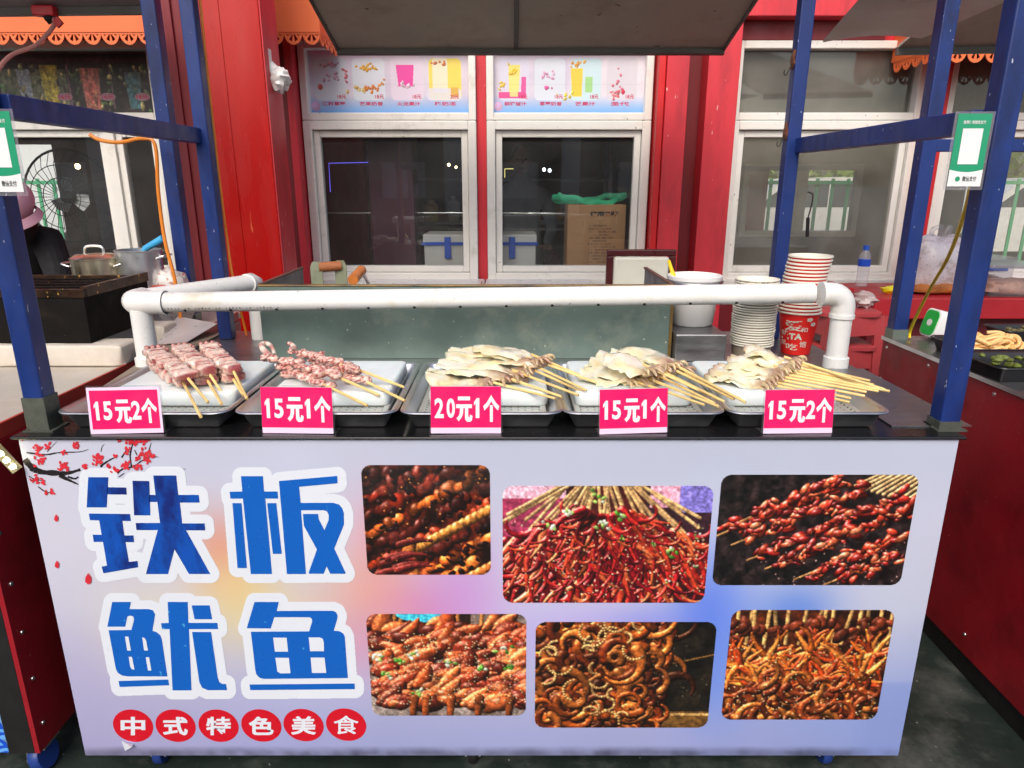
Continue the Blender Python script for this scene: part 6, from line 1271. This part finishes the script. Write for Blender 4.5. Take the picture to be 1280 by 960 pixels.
# charcoal grill on foam bricks
gz0, gz1 = .968, at(105, 372, 2.03).z; gX1 = at(110, 405, 2.03).x; gX0 = -2.5; gY0, gY1 = 2.03, 2.40
gl_ = thing('charcoal_grill', 'black steel charcoal grill with a wire rack on the left stall', 'grill', ((gX0 + gX1) / 2, 2.2, gz0))
M['soot'] = pbr('sooty_steel', A(16, 14, 13, 1.), .7, .0, spec=.15, var=.4, vs=8, bump=.3, bs=50, dirt=A(44, 34, 28, 1.), ds=10, da=.6, speck=A(150, 140, 130), spt=.75, sps=60); M['brass'] = pbr('heat_brown_steel', A(70, 48, 32, 1.), .35, .5, var=.5, vs=14, bump=.3, bs=40, dirt=A(22, 16, 12, 1.), ds=9, da=.9, dt=.42, speck=A(206, 160, 80), spt=.69, sps=60)
box('front_wall', M['soot'], gX0, gX1, gY0, gY0 + .006, gz0, gz1, gl_); box('side_wall', M['soot'], gX1 - .006, gX1, gY0 + .0065, gY1, gz0, gz1, gl_); box('back_wall', M['soot'], gX0, gX1 - .0065, gY1 - .006, gY1, gz0, gz1, gl_); box('floor_plate', M['soot'], gX0, gX1 - .007, gY0 + .007, gY1 - .007, gz0, gz0 + .01, gl_)
box('rim', M['brass'], gX0, gX1 + .004, gY0 - .004, gY0 + .01, gz1 + .0005, gz1 + .024, gl_); box('rim', M['brass'], gX1 - .012, gX1 + .006, gY0 + .0105, gY1, gz1 + .0005, gz1 + .03, gl_); box('rim', M['brass'], gX0, gX1 - .0125, gY1 - .012, gY1 + .002, gz1 + .0005, gz1 + .02, gl_)
for i in range(34): x = gX1 - .03 - i * .022; MB().tube([(x, gY0 + .011, gz1 + .008), (x, gY1 - .013, gz1 + .008)], .0035, 6).build('grate_bar', M['brass'], gl_)
for i in range(5): y = gY0 + .05 + i * .065; MB().tube([(gX1 - .8, y, gz1 + .0145), (gX1 - .014, y, gz1 + .0145)], .003, 6).build('cross_bar', M['soot'], gl_)
M['brick'] = pbr('chipped_white_block', A(206, 198, 186, 1.05), .75, var=.1, vs=9, bump=.5, bs=28, dirt=A(170, 156, 140), ds=10, da=.5)
for x0, x1, y0, y1, lab in ((gX1 - .165, gX1 + .105, 2.0, 2.11, 'white block under the front right corner of the grill'), (gX1 - .42, gX1 - .185, 2.0, 2.11, 'white block under the grill at the left edge of the picture'), (gX1 - .03, gX1 + .085, 2.30, 2.40, 'white block under the rear right corner of the grill')):
    xc, yc, w2, d2 = (x0 + x1) / 2, (y0 + y1) / 2, x1 - x0, y1 - y0
    MB().blob((xc, yc, (lzt + gz0) / 2), (w2 * .49, d2 * .49, (gz0 - lzt) / 2 * .985), None, x0 * 9, .05, 5, 36, 18, .2).build('white_block', M['brick'], smooth=True, label=lab, cat='block', group='white blocks under the grill')
# boards and foil between the stalls
M['foil'] = pbr('grey_foil_paper', A(176, 172, 172), .35, .2, var=.1, vs=8, bump=.4, bs=14); M['board'] = pbr('grey_brown_board', A(128, 114, 100), .6, var=.15, vs=8)
def sheet(pts, z0, z1, m, name, lab, cat, th=.006):
    P = [atz(*p, z) for p, z in zip(pts, (z0, z0, z1, z1))]; MB().add(P + [p + Vector((0, 0, th)) for p in P], [(0, 3, 2, 1), (4, 5, 6, 7), (0, 1, 5, 4), (1, 2, 6, 5), (2, 3, 7, 6), (3, 0, 4, 7)]).build(name, m, label=lab, cat=cat)
sheet([(128, 486), (172, 474), (282, 416), (232, 418)], ZC + .001, ZC + .001, M['board'], 'board', 'long grey board lying between the grill and the leftmost tray', 'board')
sheet([(196, 431), (234, 428), (272, 405), (222, 396)], ZC + .012, ZC + .04, M['foil'], 'foil_sheet', 'folded grey foil sheet behind the left pipe post', 'foil', .002)
# pots behind the grill
def pot(px0, px1, pyt, Y, m, lab, lid):
    a, b = at(px0, pyt, Y), at(px1, pyt, Y); r = (b.x - a.x) / 2; c = Vector(((a.x + b.x) / 2, Y, 0)); h = a.z - lzt; t = thing('cooking_pot', lab, 'pot', (c.x, Y, lzt), 'steel pots behind the grill')
    MB().lathe([(0, 0), (r * .95, 0), (r, .02), (r, h - .006), (r * 1.03, h - .004), (r * 1.03, h), (r * .97, h), (r * .96, .01), (0, .01)], (c.x, Y, lzt + .0005), 36, False, False).build('pot_wall', m, t, smooth=True)
    for s in (-1, 1): MB().tube(catmull([(c.x + s * r, Y - .03, lzt + h - .03), (c.x + s * (r + .03), Y - .025, lzt + h - .02), (c.x + s * (r + .03), Y + .025, lzt + h - .02), (c.x + s * r, Y + .03, lzt + h - .03)], 4), .004, 8).build('handle', M['steel'], t, smooth=True)
    if lid: ld = MB().lathe([(r * 1.01, h + .001), (r * .8, h + .012), (0, h + .016)], (c.x, Y, lzt), 32, True, False).build('lid', m, t, smooth=True); MB().tube(catmull([(c.x - .035, Y, lzt + h + .014), (c.x - .025, Y, lzt + h + .04), (c.x + .03, Y, lzt + h + .04), (c.x + .035, Y, lzt + h + .014)], 4), .005, 8).build('lid_handle', M['steel'], ld, smooth=True)
    return c, r, h
pot(91, 146, 322, 2.58, pbr('warm_polished_steel', A(216, 204, 176, 1.15), .3, 1., var=.12, vs=3, stretch=(3, 3, .3)), 'shallow lidded pot with golden reflections behind the grill', True)
c, r, h = pot(146, 199, 312, 2.62, M['steel'], 'taller open steel pot holding a blue ladle', False)
MB().tube([c + Vector((-.03, 0, lzt + h - .1)), c + Vector((.03, 0, lzt + h + .005)), at(204, 298, 2.62)], [.008, .012, .014], 10).build('blue_ladle', pbr('light_blue_plastic', A(66, 160, 226), .35), smooth=True, label='light blue plastic ladle handle leaning out of the steel pot', cat='ladle')
q = at(197, 349, 2.48); t = thing('red_cap_jar', 'small jar with a red cap beside the grill', 'jar', (q.x, 2.48, lzt)); MB().lathe([(0, 0), (.028, 0), (.03, .01), (.03, .13), (.022, .15)], (q.x, 2.48, lzt + .0005), 16, True, True).build('jar_body', M['clear'], t, smooth=True); MB().lathe([(.024, .148), (.024, .178), (0, .178)], (q.x, 2.48, lzt), 16, True, False).build('cap', pbr('coral_plastic', A(230, 70, 56), .4), t, smooth=True)
q = at(212, 335, 2.62); MB().blob((q.x, 2.62, lzt + .11), (.07, .06, .11), None, 4, .3, 2.2, 16, 12).build('snack_bag', pbr('patterned_film', A(190, 184, 180), .3, var=.3, vs=20, bump=.6, bs=30, speck=A(150, 80, 60), spt=.6, sps=50), smooth=True, label='crinkled bag of snacks between the pots and the red column', cat='bag')
# seated worker in a pink cap, seen past the left front post
ED = [(0, 1), (1, 2), (2, 3), (3, 4), (0, 5), (5, 6), (6, 7), (7, 8), (0, 9), (9, 10), (10, 11), (11, 12), (2, 13), (13, 14), (14, 15), (2, 16), (16, 17), (17, 18)]
def person(lab, loc, SK, cloth):
    pr_ = thing('person', lab, 'person', loc)
    me = bpy.data.meshes.new('body'); me.from_pydata([tuple(Vector(p) - ORG[pr_.name]) for p, _ in SK], ED, []); bo = bpy.data.objects.new('body', me); COL.objects.link(bo); bo.parent = pr_; ORG[bo.name] = ORG[pr_.name]
    bo.modifiers.new('skin', 'SKIN')
    for i, (_, r) in enumerate(SK): me.skin_vertices[0].data[i].radius = (r, r * .8 if i < 3 else r)
    me.skin_vertices[0].data[0].use_root = True; ss = bo.modifiers.new('sub', 'SUBSURF'); ss.levels = 2; ss.render_levels = 2; me.materials.append(cloth); return pr_
SK = [((-2.28, 3.15, .92), .15), ((-2.26, 3.12, 1.06), .15), ((-2.22, 3.06, 1.2), .16), ((-2.19, 3.0, 1.29), .07), ((-2.18, 2.95, 1.35), .062),
      ((-2.38, 3.15, .88), .1), ((-2.38, 2.98, .5), .07), ((-2.38, 3.12, .08), .05), ((-2.38, 3.0, .04), .045), ((-2.18, 3.15, .88), .1), ((-2.16, 2.98, .5), .07), ((-2.16, 3.12, .08), .05), ((-2.16, 3.0, .04), .045),
      ((-2.02, 3.06, 1.19), .075), ((-1.93, 2.96, 1.02), .055), ((-1.92, 2.78, .95), .042), ((-2.42, 3.06, 1.19), .075), ((-2.48, 2.96, 1.0), .055), ((-2.40, 2.78, .95), .042)]
pr_ = person('person in a pink cap and black top bending down behind the left post', (-2.2, 3.05, 0), SK, pbr('black_cloth', A(24, 24, 26), .85, var=.3, vs=9, bump=.3, bs=40))
# figure added inside to stand in for a reflection in the right centre window
ic = at(652, 203, 5.7); X, Yp, H0 = ic.x, 5.7, ic.z
SK2 = [((X, Yp, H0 - .62), .14), ((X, Yp, H0 - .42), .14), ((X, Yp, H0 - .24), .15), ((X, Yp, H0 - .13), .06), ((X, Yp - .01, H0 - .05), .055), ((X - .09, Yp, H0 - .68), .1), ((X - .1, Yp - .02, .5), .07), ((X - .1, Yp + .02, .08), .05), ((X - .1, Yp - .12, .04), .045),
       ((X + .09, Yp, H0 - .68), .1), ((X + .1, Yp - .02, .5), .07), ((X + .1, Yp + .02, .08), .05), ((X + .1, Yp - .12, .04), .045), ((X + .19, Yp, H0 - .26), .07), ((X + .25, Yp - .02, H0 - .5), .05), ((X + .2, Yp - .16, H0 - .62), .04), ((X - .19, Yp, H0 - .26), .07), ((X - .25, Yp - .02, H0 - .5), .05), ((X - .2, Yp - .16, H0 - .62), .04)]
M['skin'] = pbr('skin', A(206, 150, 120), .5, sss=.2)
p2 = person('grey-shirted figure in place of a reflection in the right centre glass', (X, Yp, 0), SK2, pbr('grey_shirt', A(150, 154, 164), .85, var=.15, vs=9))
hb_ = MB(); hb_.blob((X, Yp - .01, H0 + .02), (.075, .09, .115), None, 1, .02, 1, 24, 18); hb_.blob((X, Yp - .105, H0), (.012, .016, .022), None, 1, 0, 1, 8, 6)
for s in (-1, 1): hb_.blob((X + s * .076, Yp, H0), (.01, .02, .03), None, 1, 0, 1, 8, 6)
hb_.build('head', M['skin'], p2, smooth=True); MB().blob((X, Yp + .012, H0 + .05), (.082, .095, .1), None, 2, .06, 2, 20, 14).build('hair', M['blackmatt'], p2, smooth=True)
hf = MB()
for s in (-1, 1): hf.blob((X + s * .03, Yp - .094, H0 + .018), (.012, .006, .006), None, 1, 0, 1, 8, 6)
hf.blob((X, Yp - .09, H0 - .045), (.022, .006, .005), None, 1, 0, 1, 8, 6); hf.build('face_features', M['inkblack'], p2, smooth=True)
for s in (-1, 1):
    hm = MB(); x = X + s * .2; hm.blob((x, Yp - .2, H0 - .63), (.035, .045, .016), None, 1, .05)
    for k in range(4): f0 = Vector((x - .027 + k * .018, Yp - .235, H0 - .63)); L_ = (.055, .066, .062, .048)[k]; hm.tube([f0, f0 + Vector((0, -L_ * .5, .004)), f0 + Vector((0, -L_, -.016))], [.0085, .008, .006], 8)
    hm.tube([(x - s * .03, Yp - .19, H0 - .63), (x - s * .052, Yp - .22, H0 - .632), (x - s * .05, Yp - .25, H0 - .64)], [.01, .009, .007], 8); hm.build('hand', M['skin'], p2, smooth=True)
hc = at(7, 266, 2.9); Mh = Matrix.Rotation(R(25), 4, 'X')
hb_ = MB(); hb_.blob(hc, (.075, .095, .115), Mh, 1, .02, 1, 24, 18); hb_.blob(hc + Vector((0, -.098, -.02)), (.012, .016, .022), None, 1, 0, 1, 8, 6)
for s in (-1, 1): hb_.blob(hc + Vector((s * .076, .01, -.02)), (.01, .02, .03), None, 1, 0, 1, 8, 6)
hb_.build('head', M['skin'], pr_, smooth=True)
hf = MB()
for s in (-1, 1): hf.blob(hc + Vector((s * .03, -.088, .006)), (.012, .006, .006), None, 1, 0, 1, 8, 6)
hf.blob(hc + Vector((0, -.082, -.055)), (.022, .006, .005), None, 1, 0, 1, 8, 6); hf.build('face_features', M['inkblack'], pr_, smooth=True)
MB().blob(hc + Vector((0, .03, -.03)), (.084, .09, .12), Mh, 2, .08, 2, 20, 14).build('hair', M['blackmatt'], pr_, smooth=True)
cap_ = MB().blob(hc + Vector((0, -.0, .045)), (.105, .12, .1), Mh, 1, .03, 2, 24, 16).build('cap', pbr('pink_cloth', A(236, 160, 176), .8, var=.06, bump=.2, bs=80), pr_, smooth=True)
MB().lathe([(.104, -.03), (.118, -.06), (.12, -.057), (.106, -.024)], hc + Vector((0, 0, .02)), 28, False, False, Mh).build('cap_brim', bpy.data.materials['pink_cloth'], cap_, smooth=True)
for s, x in ((1, -1.92), (-1, -2.40)):
    hm = MB(); hm.blob((x, 2.735, .945), (.035, .045, .016), None, 1, .05)
    for k in range(4): f0 = Vector((x - .027 + k * .018, 2.70, .945)); L_ = (.055, .066, .062, .048)[k]; hm.tube([f0, f0 + Vector((0, -L_ * .5, .006)), f0 + Vector((0, -L_, -.016))], [.0085, .008, .006], 8)
    hm.tube([(x - s * .03, 2.75, .945), (x - s * .052, 2.72, .942), (x - s * .05, 2.69, .932)], [.01, .009, .007], 8); hm.build('hand', M['skin'], pr_, smooth=True)
# pedestal fan behind the far left glass
fcn = at(88, 246, 4.75); fan = thing('pedestal_fan', 'large round wire cage fan behind the far left window', 'fan', (fcn.x, 4.75, 0)); fr2 = .30
for k in range(30):
    a = 2 * math.pi * k / 30; d = Vector((math.cos(a), 0, math.sin(a))); MB().tube([fcn + d * .04 + Vector((0, -.1, 0)), fcn + d * fr2 * .7 + Vector((0, -.085, 0)), fcn + d * fr2], .0022, 5).build('cage_wire', M['soot'], fan)
for rr_ in (.12, .2, fr2): MB().tube([fcn + Vector((rr_ * math.cos(a), -.09 if rr_ < .25 else 0, rr_ * math.sin(a))) for a in np.linspace(0, 2 * math.pi, 41)], .003 if rr_ < .25 else .008, 6, False).build('cage_ring', M['soot'], fan)
for k in range(3):
    Mk = Matrix.Translation(fcn) @ Matrix.Rotation(R(120 * k + 20), 4, 'Y'); MB().prism([(.03, -.03), (.11, -.06), (.13, .0), (.10, .05), (.03, .03)], lambda u, v: Mk @ Vector((u, v * .35, v)), lambda u, v: Mk @ Vector((u, v * .35 + .004, v))).build('blade', M['steelbrush'], fan)
MB().tube([fcn + Vector((0, -.05, 0)), fcn + Vector((0, .16, 0))], .038, 16).build('motor', M['soot'], fan, smooth=True); MB().tube([fcn + Vector((0, .1, 0)), (fcn.x, 4.85, .02)], .022, 10).build('pole', M['soot'], fan); MB().lathe([(0, 0), (.24, 0), (.22, .03), (0, .04)], (fcn.x, 4.85, 0), 24, False, False).build('base', M['soot'], fan, smooth=True)
# hanging charger lead in the right window
MB().tube(catmull([at(1010, 240, 4.2), at(1016, 244, 4.2), at(1014, 258, 4.2), at(1010, 272, 4.2)], 4), .004, 6).tube([at(1010, 272, 4.2), at(1009, 296, 4.2)], .011, 8).build('hanging_lead', M['blackmatt'], smooth=True, label='black lead with a plug hanging before the right window', cat='cable')
